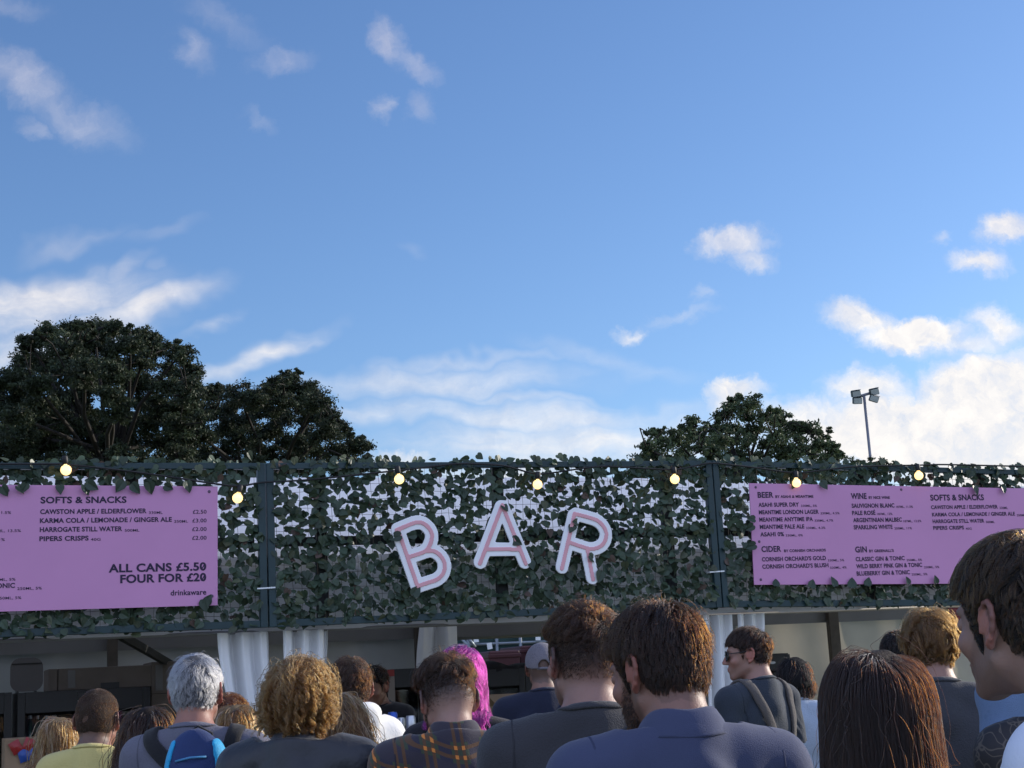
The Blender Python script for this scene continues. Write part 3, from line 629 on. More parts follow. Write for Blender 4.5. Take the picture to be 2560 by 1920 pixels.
# ------------------------------------------------------------------ behind the bar
M_BLACK = mat('black_enamel', (.010, .010, .012), .35, .1, 6)
M_GLASS = mat('dark_glass', (.75, .8, .82), .03, 0, trans=1.0, spec=.5)
M_BOTTLE = mat('green_bottle', (.02, .09, .05), .08, 0, spec=.8)
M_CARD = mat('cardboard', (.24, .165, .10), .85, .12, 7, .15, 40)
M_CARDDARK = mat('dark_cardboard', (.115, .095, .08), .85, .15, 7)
M_LABEL = mat('paper_label', (.13, .125, .12), .8)
M_STEEL = mat('steel_grey', (.35, .36, .37), .35, metal=.8)
def fridge(px0, px1, ptop, wf, label, depth=.6, bottles=0, bot=.05, badge=True, doors=1):
    u0, z = on(px0, ptop, wf); u1 = on(px1, ptop, wf)[0]; W = u1 - u0; e = empty('drinks_fridge', FA((u0 + u1) / 2, 0, wf - depth / 2), FANG, label, 'fridge', 'black drinks fridges inside the bar')
    H = z; t = .045; m = MB()
    m.box((0, depth / 2 - .015, H / 2), (W, .03, H)); m.box((-W / 2 + t / 2, -.02, H / 2), (t, depth - .06, H - .002)); m.box((W / 2 - t / 2, -.02, H / 2), (t, depth - .06, H - .002))
    m.box((0, -.02, H - .06), (W - 2 * t - .002, depth - .06, .12)); m.box((0, -.02, bot + .03), (W - 2 * t - .002, depth - .06, .06)); m.build('cabinet', M_BLACK, e)
    for zz in (H * .35, H * .62):
        m = MB(); m.box((0, 0, zz), (W - 2 * t - .02, depth - .14, .012)); m.build('shelf', M_STEEL, e)
    for k in range(doors):
        dw = W / doors; xc = -W / 2 + dw * (k + .5); fr = .05; y = -depth / 2 - .005; m = MB()
        m.box((xc - dw / 2 + fr / 2 + .002, y, H / 2), (fr, .035, H - .02), None, .004); m.box((xc + dw / 2 - fr / 2 - .002, y, H / 2), (fr, .035, H - .02), None, .004)
        m.box((xc, y, H - .075), (dw - 2 * fr - .006, .035, .13)); m.box((xc, y, .11), (dw - 2 * fr - .006, .035, .17)); d = m.build('door', M_BLACK, e)
        m = MB(); m.box((xc, y, H / 2 + .02), (dw - 2 * fr - .008, .006, H - .36)); m.build('glass', M_GLASS, d)
        m = MB(); m.box((xc + dw / 2 - .05, y - .03, H * .55), (.014, .02, .3), None, .003); m.build('handle', M_STEEL, d)
    if badge:
        m = MB(); ths = np.linspace(0, 2 * math.pi, 16, endpoint=False); m.add([(-.02 + .03 * math.cos(a), -depth / 2 - .024, H - .075 + .011 * math.sin(a)) for a in ths], [tuple(range(16))]); m.build('badge', M_STEEL, e)
    return e, W, H
def bottle(base, h, mt, lab, group):
    e = empty('beer_bottle', base, 0, lab, 'bottle', group); r = .031
    m = MB(); m.lathe([(r * .9, 0), (r, .01), (r, h * .55), (r * .85, h * .64), (.014, h * .78), (.013, h * .96)], (0, 0, 0), 12); m.build('glass_body', mt, e, True)
    m = MB(); m.lathe([(.0155, h * .955), (.0155, h), (.012, h * 1.01)], (0, 0, 0), 10); m.build('cap', M_STEEL, e); return e
WR = -2.1
fridge(-130, 30, 1738, WR, 'black drinks fridge cut by the left edge of the photo', bottles=0)
f2, W2, H2 = fridge(43, 376, 1732, WR, 'wide black fridge with green bottles beside the yellow t-shirt', doors=2)
u0 = on(43, 1732, WR)[0]
for k, px in enumerate((76, 96, 118, 138)):
    u = on(px, 1800, WR - .1)[0]; lab = ['green bottle at the left end of the fridge row', 'green bottle second from the left in the fridge', 'green bottle third from the left in the fridge', 'green bottle at the right end of the fridge row'][k]
    zz = on(px, 1795, WR - .12)[1]
    bottle(FA(u, H2 * .62 + .006, WR - .14 - .03 * (k % 2)), zz - H2 * .62 + .01 if .15 < zz - H2 * .62 < .5 else .26, M_BOTTLE, lab, 'green bottles in the fridge')
def carton(pxa, pxb, pya, zb_, w_, depth, material, label, name='carton', tape=None, slot=False, flaps=False, rz=0, cat='box', group=None):
    ua, zt = on(pxa, pya, w_); ub = on(pxb, pya, w_)[0]; W = ub - ua; H = zt - zb_
    e = empty(name, FA((ua + ub) / 2, zb_, w_ - depth / 2), FANG + rz, label, cat, group); m = MB(); t = .006
    if flaps:
        m.box((0, -depth / 2 + t / 2, H / 2), (W, t, H)); m.box((0, depth / 2 - t / 2, H / 2), (W, t, H)); m.box((-W / 2 + t / 2, 0, H / 2), (t, depth - 2 * t - .002, H - .001)); m.box((W / 2 - t / 2, 0, H / 2), (t, depth - 2 * t - .002, H - .001)); m.box((0, 0, t), (W - 2 * t, depth - 2 * t, t))
        m.build('body', material, e)
        for sg in (-1, 1):
            c, s = math.cos(.6), math.sin(.6); m = MB(); m.box((sg * (W / 2 + .05), 0, H + .03), (.12, depth * .95, .004), [(c * sg, 0, s), (0, 1, 0), (-s * sg, 0, c)]); m.build('flap', material, e)
    else:
        m.box((0, 0, H / 2), (W, depth, H), None, .004); m.build('body', material, e)
    if tape:
        m = MB(); m.box((tape * W, -depth / 2 - .0015, H * .5), (.05, .003, H * .8)); m.build('label', M_LABEL, e)
    if slot:
        m = MB(); m.box((.05 * W, -depth / 2 - .002, H * .14), (.20 * W, .004, H * .26)); m.build('hand_hole', M_BLACK, e)
    return e, W, H
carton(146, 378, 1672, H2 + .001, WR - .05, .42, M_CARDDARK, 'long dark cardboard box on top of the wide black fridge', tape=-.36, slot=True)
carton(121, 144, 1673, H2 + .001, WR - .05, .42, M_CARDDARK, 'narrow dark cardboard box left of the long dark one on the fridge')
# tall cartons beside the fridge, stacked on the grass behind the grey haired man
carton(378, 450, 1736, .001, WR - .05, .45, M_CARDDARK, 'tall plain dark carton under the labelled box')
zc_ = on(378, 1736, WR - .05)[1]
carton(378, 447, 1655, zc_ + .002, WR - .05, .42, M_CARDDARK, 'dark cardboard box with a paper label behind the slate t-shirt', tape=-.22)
# rounded grey panel leaning above the fridge
ua, za = on(26, 1646, WB + .3); ub, zb_ = on(107, 1727, WB + .3); W, H = ub - ua, za - zb_
e = empty('chair', FA((ua + ub) / 2, zb_, WB + .3), FANG, 'rounded grey chair back standing above the fridges', 'chair')
M_GREYP = mat('grey_plastic', (.13, .12, .115), .6, .06, 6)
cs = []; rr = .07
for (cx, cz, a0) in ((W / 2 - rr, H - rr, 0), (-W / 2 + rr, H - rr, 90), (-W / 2 + rr, rr, 180), (W / 2 - rr, rr, 270)):
    for a in np.linspace(a0, a0 + 90, 7): cs.append((cx + rr * math.cos(rad(a)), cz + rr * math.sin(rad(a))))
n = len(cs); m = MB(); m.add([(x, -.015, z) for x, z in cs] + [(x, .015, z) for x, z in cs], [tuple(range(n))[::-1], tuple(range(n, 2 * n))] + [(i, n + i, n + (i + 1) % n, (i + 1) % n)[::-1] for i in range(n)]); m.build('backrest', M_GREYP, e)
m = MB(); m.box((0, -.018, H * .82), (W * .92, .006, .008)); m.build('seam', M_BLACK, e)
zb0 = zb_
for sx in (-1, 1):
    m = MB(); m.tube([(sx * (W / 2 - .05), .02, .1), (sx * (W / 2 - .05), .03, -.5), (sx * (W / 2 - .02), .05, -zb0)], .012, 8); m.build('leg', M_STEEL, e, True)
m = MB(); m.box((0, -.2, -.62), (W, .4, .04), None, .01); m.build('seat', M_GREYP, e)
# counter
M_COUNTER = mat('counter_black', (.03, .03, .035), .5, .15, 5)
ZC = 1.04
for uc, wd, lab in ((-1.75, 2.6, 'dark trestle counter in the left bay under the price board'), (1.51, 2.2, 'dark trestle counter in the middle bay carrying the cans'), (4.75, 2.6, 'dark trestle counter in the right bay near the red poster')):
    cu_ = empty('bar_counter', FA(uc, 0, -.48), FANG, lab, 'counter', 'trestle counters of the bar')
    m = MB(); m.box((0, 0, ZC - .02), (wd, .6, .04), None, .004); m.build('top', M_COUNTER, cu_)
    m = MB(); m.box((0, -.27, (ZC - .05) / 2), (wd - .06, .02, ZC - .05)); m.build('skirt', M_COUNTER, cu_)
# open box of crisps
e, W, H = carton(12, 112, 1848, ZC + .001, -.26, .34, M_CARD, 'open cardboard box with a cut out window full of crisp packets', flaps=False)
M_RED = mat('red_foil', (.26, .02, .02), .3, .1, 8, .5, 40); M_BLUE = mat('blue_foil', (.02, .06, .26), .3, .1, 8, .5, 40); M_LBL = mat('pale_blue_foil', (.06, .22, .42), .3, .1, 8, .5, 40)
def crisp(u, z, ang, mt, lab):
    e = empty('crisp_packet', FA(u, z, -.252), FANG, lab, 'crisp packet', 'crisp packets in the cardboard box'); G = []
    for a in np.linspace(-1, 1, 7):
        G.append([(a * .030 * (1 if abs(b) < .9 else 1.05), -.006 - .016 * (1 - a * a) * (1 - b * b), b * .036) for b in np.linspace(-1, 1, 7)])
    G = np.array(G); c, s = math.cos(ang), math.sin(ang); G2 = G.copy(); G2[..., 0] = G[..., 0] * c - G[..., 2] * s; G2[..., 2] = G[..., 0] * s + G[..., 2] * c
    m = MB(); m.sheet(G2, .004, (0, 1, 0)); m.build('packet', mt, e, True); return e
for px, py, a, mt, lab in ((40, 1868, .5, M_RED, 'red crisp packet at the left of the box window'), (72, 1862, -.4, M_RED, 'red crisp packet at the top of the box window'), (60, 1888, .3, M_BLUE, 'dark blue crisp packet at the bottom of the box window'), (82, 1884, -.6, M_BLUE, 'dark blue crisp packet beside the pale blue one'), (97, 1872, .2, M_LBL, 'pale blue crisp packet at the right of the box window')):
    u, z = on(px, py, -.252); crisp(u, z, a, mt, lab)
# cans stacked on the counter
M_CANB = mat('blue_can', (.03, .09, .42), .3, .08, 20, metal=.5); M_CANS = mat('silver_can', (.55, .57, .60), .3, .12, 25, metal=.7)
M_CANL = mat('can_print', (.12, .13, .16), .5)
def can(base, mt, lab, r, h, grp):
    e = empty('drink_can', base, rng.uniform(0, 6), lab, 'can', grp); m = MB()
    m.lathe([(r * .8, 0), (r, .008), (r, h - .014), (r * .82, h - .002), (r * .82, h), (r * .78, h - .004)], (0, 0, 0), 18); m.build('can_body', mt, e, True)
    m = MB(); P = [[(r * 1.006 * math.cos(a), r * 1.006 * math.sin(a), z) for z in (h * .3, h * .62)] for a in np.linspace(0, 2.2, 8)]; m.sheet(P); m.build('print', M_CANL, e, True)
    m = MB(); m.box((0, .003, h + .001), (.014, .02, .0015)); m.build('ring_pull', M_STEEL, e); return e
places = ('bottom', 'middle', 'top')
for (pxc, ptop, mt, nm, r) in ((981, 1780, M_CANB, 'blue', .0315), (1002, 1794, M_CANS, 'silver', .0275), (1026, 1789, M_CANS, 'grey silver', .0315)):
    wq = -.45 if nm != 'silver' else -.53; u, z = on(pxc, ptop, wq); hh = (z - ZC) / 3
    for k in range(3): can(FA(u, ZC + .001 + hh * k, wq), mt, f'{nm} drink can at the {places[k]} of its stack on the counter', r, hh - .001, 'cans stacked on the counter')
# middle bay: fridges, black cloth, boxes
fridge(962, 1085, 1674, -2.6, 'black fridge behind the cans with a pale side strip', badge=False)
ua, za = on(964, 1690, -2.55); ub, zb_ = on(984, 1790, -2.55); m = MB(); m.box(FA((ua + ub) / 2, (za + zb_) / 2, -2.5), (ub - ua, .02, za - zb_), FAX); e = empty('notice_strip', (0, 0, 0), 0, 'narrow pale notice with a red top fixed on the black fridge', 'notice'); m.build('sheet', mat('pale_notice', (.22, .19, .17), .7), e)
m = MB(); m.box(FA((ua + ub) / 2, za + .02, -2.5), (ub - ua, .022, .05), FAX); m.build('header', mat('dull_red', (.25, .03, .03), .6), e)
f3, W3, H3 = fridge(1196, 1420, 1672, -2.3, 'black glass door fridge right of the plaid shirt', doors=2, badge=False)
# black cloth thrown over the fridge
m = MB(); G = []; ca, cb = on(1205, 1668, -2.2)[0], on(1400, 1668, -2.2)[0]
for s in np.linspace(0, 1, 40):
    row = []
    for t in np.linspace(0, 1, 14):
        w_ = -2.85 + t * .56; z = H3 + .012 + .02 * abs(math.sin(s * 9 + t * 3)) + .03 * math.exp(-((s - .2) / .15) ** 2)
        if t > .8: z -= (t - .8) * (.35 + .15 * math.sin(s * 11)); w_ = -2.85 + .8 * .56 + .012 * math.sin(s * 30) + .12
        row.append(FA(ca + (cb - ca) * s, z, w_))
    G.append(row)
m.sheet(G); tag(m.build('black_cloth', mat('black_cloth', (.008, .008, .010), .85, .2, 10, .4, 60), None, True), 'crumpled black cloth lying over the glass door fridge', 'cloth')
carton(1216, 1268, 1764, ZC + .001, -.36, .30, M_CARD, 'brown open cardboard box on the counter right of the plaid shirt', flaps=True, rz=.5)
# right bay
fridge(1890, 1972, 1636, -2.5, 'black fridge with a small badge behind the person in sunglasses')
# red poster on the right wall
ua, za = on(2362, 1512, WB + .08); ub, zb_ = on(2470, 1602, WB + .08); e = empty('poster', FA((ua + ub) / 2, (za + zb_) / 2, WB + .12), FANG + 0, 'dark red poster with lines of print on the tent wall', 'poster')
W, H = ub - ua, za - zb_ ; m = MB(); m.box((0, 0, 0), (W, .004, H), [(1, 0, 0), (0, 1, 0), (.05, 0, 1)]); m.build('sheet', mat('poster_red', (.17, .015, .022), .6, .08, 6), e)
m = MB()
for k in range(12): m.box((-.03 * 0, -.003, H * (.42 - k * .072)), (W * (.8 if k % 4 else .6), .001, H * .022))
m.build('print', mat('poster_print', (.36, .10, .10), .6), e)
# ---- outside, seen through the gap in the back wall
M_FENCE = mat('green_mesh_fence', (.020, .050, .045), .8, .3, 3)
M_FRAME = mat('galvanised', (.22, .25, .27), .45, metal=.5)
wq = -7.5; ua = on(1060, 1600, wq)[0]; ub = on(1900, 1600, wq)[0]
e = empty('site_fence', FA((ua + ub) / 2, 0, wq), FANG, 'green netted site fence seen through the gap in the tent', 'fence'); W = ub - ua
m = MB(); m.sheet([[(x, .015 * math.sin(x * 5 + z * 3), z) for x in np.linspace(-W / 2, W / 2, 60)] for z in np.linspace(.1, 2.25, 12)]); m.build('netting', M_FENCE, e, True)
for k, px in enumerate((1063, 1166, 1238, 1297, 1409, 1520, 1640)):
    x = on(px, 1610, wq)[0] - (ua + ub) / 2; m = MB(); m.tube([(x, -.05, 0), (x, -.05, 2.3)], .021, 8); m.build('post', M_FRAME, e, True)
for zz in (on(1250, 1609, wq)[1], on(1250, 1638, wq)[1], 2.28):
    m = MB(); m.tube([(-W / 2, -.05, zz), (W / 2, -.05, zz)], .017, 8); m.build('rail', M_FRAME, e, True)
for (a_, b_) in (((1155, 1597), (1190, 1640)), ((1170, 1594), (1188, 1618))):
    A = np.array(FA(*on(*a_, wq + .2), wq + .2)) - np.array(e.location); B = np.array(FA(*on(*b_, wq + .2), wq + .2)) - np.array(e.location)
    Rz = np.array(Matrix.Rotation(-FANG, 3, 'Z')); m = MB(); m.tube([Rz @ A, Rz @ B], .018, 8); m.build('stay', M_FRAME, e, True)
for (px, py, lab) in ((1190, 1598, 'white paper note high on the green fence'), (1224, 1615, 'tilted white paper note lower on the green fence'), (1345, 1593, 'small white paper note by the grey cap')):
    u, z = on(px, py, wq + .1); m = MB(); t_ = rng.normal(0, .12); m.box(FA(u, z, wq + .1), (.06, .004, .07), [FU * math.cos(t_) + ZH * math.sin(t_), FN, ZH * math.cos(t_) - FU * math.sin(t_)]); tag(m.build('paper_note', M_TIE), lab, 'note', 'paper notes on the fence')
M_BARR = mat('dark_red_plastic', (.065, .018, .020), .55, .12, 5)
def crate(px0, px1, py0, wq_, lab, dep=.5):
    ua, zt = on(px0, py0, wq_); ub = on(px1, py0, wq_)[0]; W = ub - ua; e = empty('red_crate', FA((ua + ub) / 2, 0, wq_ - dep / 2), FANG, lab, 'crate', 'dark red crates behind the tent'); m = MB()
    m.box((0, 0, zt / 2), (W, dep, zt), None, .015); m.build('body', M_BARR, e); m = MB(); m.box((0, 0, zt - .05), (W + .02, dep + .02, .04), None, .008); m.build('rim', M_BARR, e)
    for x in (-.25, .25): m = MB(); m.box((x * W, -dep / 2 - .008, zt / 2), (.03, .018, zt * .8)); m.build('rib', M_BARR, e)
crate(1222, 1300, 1628, -5.2, 'dark red crate nearest the fence note', .6); crate(1301, 1340, 1615, -5.4, 'taller dark red crate beside the grey cap', .6); crate(1345, 1480, 1612, -5.2, 'wide dark red crate behind the charcoal crew neck', .6)
u, z = on(1205, 1636, -6.2); m = MB(); m.box(FA(u, z - .02, -6.2), (.36, .2, .03), FAX, .004)
for dx in (-.12, .12): m.box(FA(u + dx, (z - .035) / 2, -6.2), (.05, .1, z - .036), FAX)
tag(m.build('bench', M_FRAME), 'pale narrow bench standing before the green fence', 'bench')

# ------------------------------------------------------------------ trees
M_BARK = mat('bark', (.012, .010, .008), .9, .25, 5, .5, 12)
M_TLEAF = mat('tree_leaf', rough=.6, var=.2, vscale=3, attr='leaf', transl=.25, spec=.25)
def fill(outline, dist, r, rp, seed):
    g = np.random.default_rng(seed); O = np.array(outline, float); lo, hi = O.min(0), O.max(0); out = []
    for _ in range(6000):
        p = g.uniform(lo, hi); ins = False
        for (x0, y0), (x1, y1) in zip(O, np.roll(O, -1, 0)):
            if (y0 > p[1]) != (y1 > p[1]) and p[0] < (x1 - x0) * (p[1] - y0) / (y1 - y0) + x0: ins = not ins
        if ins and all((p[0] - q[0]) ** 2 + (p[1] - q[1]) ** 2 > dist * dist for q in out): out.append((p[0], p[1], rp * g.uniform(.75, 1.2)))
    for _ in range(int(len(O) * 4)):
        i = g.integers(0, len(O)); a, b = O[i], O[(i + 1) % len(O)]; p = a + (b - a) * g.random(); nrm = np.array([(b - a)[1], -(b - a)[0]]); nrm /= np.linalg.norm(nrm) + 1e-6; p = p + nrm * abs(g.normal(0, 9)) * (1 if nrm[1] < 0 else -1)
        if p[1] < 1150: out.append((p[0], p[1], rp * g.uniform(.25, .5)))
    return out
def tree(label, base_px, depth, fork_py, clumps, n_tw, n_leaf, leaf, seed, col, spread=2.0, twig_r=.03, leader=None, trunk_r=.3):
    """clumps: (px, py, radius px); leaves sit in sprays on twigs that grow from limbs that grow from the trunk"""
    r = np.random.default_rng(seed); sc = depth / FPX
    b = at(base_px, 1700, depth); b[2] = 0; root = empty('tree', b, 0, label, 'tree', 'trees behind the bar')
    f = at(base_px, fork_py, depth) - b; tr = MB(); tr.tube([(0, 0, 0), (.05, .02, f[2] * .5), f], [trunk_r * 1.25, trunk_r, trunk_r * .7], 10)
    V = []; C = []; nl = 0
    big = []; order = sorted(clumps, key=lambda c: -c[2])
    for (px, py, rp) in order:
        c = at(px, py, depth + np.clip(r.normal(0, spread), -2 * spread, 2 * spread)) - b; R = rp * sc
        mid = f * .5 + c * .5 + np.array([r.normal(0, R * .25), r.normal(0, .4), -R * .3 + r.normal(0, R * .15)])
        st = f * r.uniform(.8, 1.0) if f[2] > 0 else f
        main = len(big) < 4 or (rp > 20 and r.random() < .32)
        if main: ctl = np.array([st, st * .6 + mid * .4 + [0, 0, R * .1], mid, c * .75 + mid * .25, c]); tr.tube(ctl, np.array([.26, .22, .17, .11, .05]) * trunk_r, 6, False); big.append(c)
        elif True:
            o_ = min(big, key=lambda g: np.linalg.norm((g - c) * np.array([1, .5, 1])) + max(0, g[2] - c[2]) * .6)
            if np.linalg.norm(c - o_) < 2.2: tr.tube([o_, o_ * .5 + c * .5 + r.normal(0, .12 * np.linalg.norm(c - o_), 3), c], np.array([.085, .06, .03]) * trunk_r, 5, False)
            mid = o_
            if rp > 20: big.append(c)
        for k in range(n_tw if rp > 20 else max(4, n_tw // 5)):
            d = r.normal(size=3); d[2] = d[2] * .9 + .12; d /= np.linalg.norm(d); tip = c + d * R * np.array([1.0, 1.3, .85]) * r.uniform(.2, 1.12)
            tr.tube([c * .9 + mid * .1, c * .5 + tip * .5 + r.normal(0, R * .06, 3), tip], [twig_r, twig_r * .7, twig_r * .35], 4, False)
            q = int(n_leaf * r.uniform(.5, 1.4)); P = tip + r.normal(size=(q, 3)) * R * np.array([.22, .24, .13])
            a = r.normal(size=(q, 3)); a /= np.linalg.norm(a, axis=1)[:, None]; bb = np.cross(a, r.normal(size=(q, 3))); bb /= np.linalg.norm(bb, axis=1)[:, None]
            s = leaf * r.uniform(.6, 1.25, (q, 1)); V.append(np.stack([P - a * s, P + bb * s * .45 - a * s * .1, P + a * s, P - bb * s * .45 - a * s * .1], 1).reshape(-1, 3))
            cc = np.array(col) * r.uniform(.55, 1.5) ; C.append(np.tile(np.append(cc, 1), (q * 4, 1))); nl += q
    tr.build('trunk', M_BARK, root, True)
    V = np.concatenate(V); mesh_np('crown', V, np.arange(len(V)).reshape(-1, 4), M_TLEAF, root, False, {'leaf': np.concatenate(C)})
    return root
A = [(130, 850, 48), (110, 905, 52), (195, 835, 42), (205, 900, 50), (290, 838, 46), (300, 905, 55), (345, 860, 48), (385, 852, 36), (395, 910, 50), (440, 870, 38), (455, 915, 42), (480, 945, 40), (150, 960, 60), (230, 975, 60), (330, 965, 60), (420, 980, 55), (120, 1020, 60), (210, 1040, 65), (310, 1040, 65), (400, 1050, 60), (470, 1000, 42), (150, 1100, 65), (260, 1110, 65), (370, 1115, 65), (450, 1100, 55), (85, 960, 45), (70, 900, 34)]
A = fill([(60, 890), (75, 855), (105, 840), (110, 825), (150, 820), (220, 832), (245, 820), (305, 825), (325, 850), (380, 838), (390, 868), (455, 872), (455, 900), (495, 940), (495, 965), (465, 990), (490, 1020), (500, 1050), (470, 1190), (40, 1190), (45, 950)], 37, 0, 36, 1)
tree('tall spreading dark tree behind the left menu board', 270, 38, 1130, A, 30, 74, .044, 21, (.030, .042, .022), 2.2, .035)
A0 = [(20, 950, 45), (-40, 930, 60), (60, 975, 40), (30, 1030, 55), (-30, 1040, 60), (70, 1090, 55), (0, 1110, 60), (-90, 1000, 70), (-80, 1100, 70)]
A0 = fill([(-130, 1190), (-120, 920), (-20, 945), (20, 955), (42, 945), (60, 985), (70, 1190)], 38, 0, 38, 2)
tree('dark tree crown cut by the left edge of the photo', -20, 41, 1250, A0, 30, 74, .044, 22, (.028, .04, .021), 2.0, .03)
Bt = [(530, 1005, 45), (585, 1000, 42), (640, 1000, 45), (680, 985, 38), (715, 965, 38), (755, 990, 36), (790, 1015, 36), (500, 1050, 52), (560, 1055, 55), (630, 1055, 55), (700, 1045, 55), (770, 1060, 50), (820, 1075, 45), (860, 1100, 38), (890, 1125, 32), (910, 1145, 26), (520, 1115, 55), (600, 1120, 60), (680, 1120, 58), (760, 1125, 55), (830, 1135, 45), (470, 1120, 45), (540, 1160, 50), (650, 1165, 50), (760, 1168, 50), (860, 1160, 40)]
Bt = fill([(450, 1020), (490, 1000), (535, 985), (590, 990), (640, 985), (690, 980), (708, 955), (722, 948), (752, 962), (780, 990), (797, 1005), (820, 1045), (860, 1082), (895, 1112), (915, 1145), (925, 1190), (440, 1190)], 35, 0, 34, 3)
tree('broad dark tree sloping down to the right behind the left post', 655, 44, 1200, Bt, 30, 74, .044, 23, (.028, .039, .021), 2.2, .03)
Ct = [(1600, 1120, 34), (1640, 1085, 36), (1690, 1095, 34), (1725, 1060, 26), (1740, 1100, 40), (1820, 1030, 36), (1855, 1015, 26), (1880, 1060, 44), (1830, 1080, 45), (1930, 1030, 34), (1950, 1080, 46), (1995, 1070, 34), (2040, 1090, 36), (2070, 1110, 34), (2100, 1135, 24), (1780, 1130, 48), (1860, 1130, 50), (1940, 1130, 50), (2020, 1135, 46), (1690, 1140, 42), (1620, 1150, 32), (1590, 1160, 24), (2090, 1160, 32), (1960, 1165, 50), (1750, 1165, 50), (1860, 1170, 50)]
Ct = fill([(1585, 1160), (1610, 1110), (1630, 1088), (1690, 1090), (1725, 1055), (1755, 1092), (1795, 1068), (1800, 1032), (1832, 1022), (1842, 1004), (1880, 1010), (1925, 1025), (1980, 1075), (2008, 1066), (2050, 1090), (2080, 1122), (2110, 1155), (2100, 1190), (1570, 1190)], 25, 0, 28, 4)
tree('loose airy green tree behind the right post', 1850, 27, 1260, Ct, 14, 34, .036, 24, (.055, .078, .038), 1.4, .018, None, .18)
Dt = [(2140, 1160, 22), (2180, 1158, 20), (2215, 1155, 20), (2240, 1165, 18), (2200, 1180, 28), (2150, 1180, 28)]
tree('small low tree top beside the floodlight mast', 2190, 46, 1240, Dt, 18, 60, .05, 25, (.05, .07, .035), .8, .03)
# ------------------------------------------------------------------ floodlight mast
dm = 62; bm_ = at(2176, 1700, dm); top = at(2160, 990, dm); base = np.array([top[0] + .1, top[1], 0]); mast = empty('floodlight_mast', base, 0, 'slim grey mast with four floodlights above the right board', 'floodlight')
M_MAST = mat('mast_grey', (.16, .17, .20), .5, .1, 3, metal=.2); M_LAMP = mat('lamp_housing', (.05, .06, .055), .5, .15, 4); M_LENS = mat('lamp_lens', (.35, .38, .36), .15)
t = top - base; m = MB(); m.tube([(0, 0, 0), t * .5, t], [.09, .07, .055], 10); m.build('pole', M_MAST, mast, True)
sc = dm / FPX; m = MB(); m.tube([t + RT * (-19 * sc) - ZH * .05, t + RT * (17 * sc) + ZH * .12], .055, 8); m.build('crossbar', M_MAST, mast, True)
for (dx, dy, tilt) in ((-20, 14, .25), (-18, -4, .05), (26, 19, .35), (24, 1, -.5)):
    c = t + RT * dx * sc + ZH * (dy - 8) * sc; a = RT * math.cos(tilt) + ZH * math.sin(tilt) * .6; a /= np.linalg.norm(a); nn = np.array([0.15, -1, -.25]); nn /= np.linalg.norm(nn); zz = np.cross(a, -nn); zz /= np.linalg.norm(zz); nn = np.cross(zz, a) * -1
    m = MB(); m.box(c, (.36, .26, .26), [a, nn, zz], .03); lamp = m.build('floodlight', M_LAMP, mast)
    m = MB(); m.box(c + nn * .135, (.32, .012, .22), [a, nn, zz], .003); m.build('lens', M_LENS, lamp)
    m = MB(); m.box(c + zz * .15 + nn * .1, (.38, .12, .012), [a, nn, zz]); m.build('visor', M_LAMP, lamp)
# ------------------------------------------------------------------ people
M_SKIN = mat('skin', rough=.5, var=.07, vscale=30, attr='tone', bump=.12, bscale=220, sss=.12, spec=.35)
def rotx(a): c, s = math.cos(a), math.sin(a); return np.array([[1, 0, 0], [0, c, -s], [0, s, c]])
def roty(a): c, s = math.cos(a), math.sin(a); return np.array([[c, 0, s], [0, 1, 0], [-s, 0, c]])
def rotz(a): c, s = math.cos(a), math.sin(a); return np.array([[c, -s, 0], [s, c, 0], [0, 0, 1]])

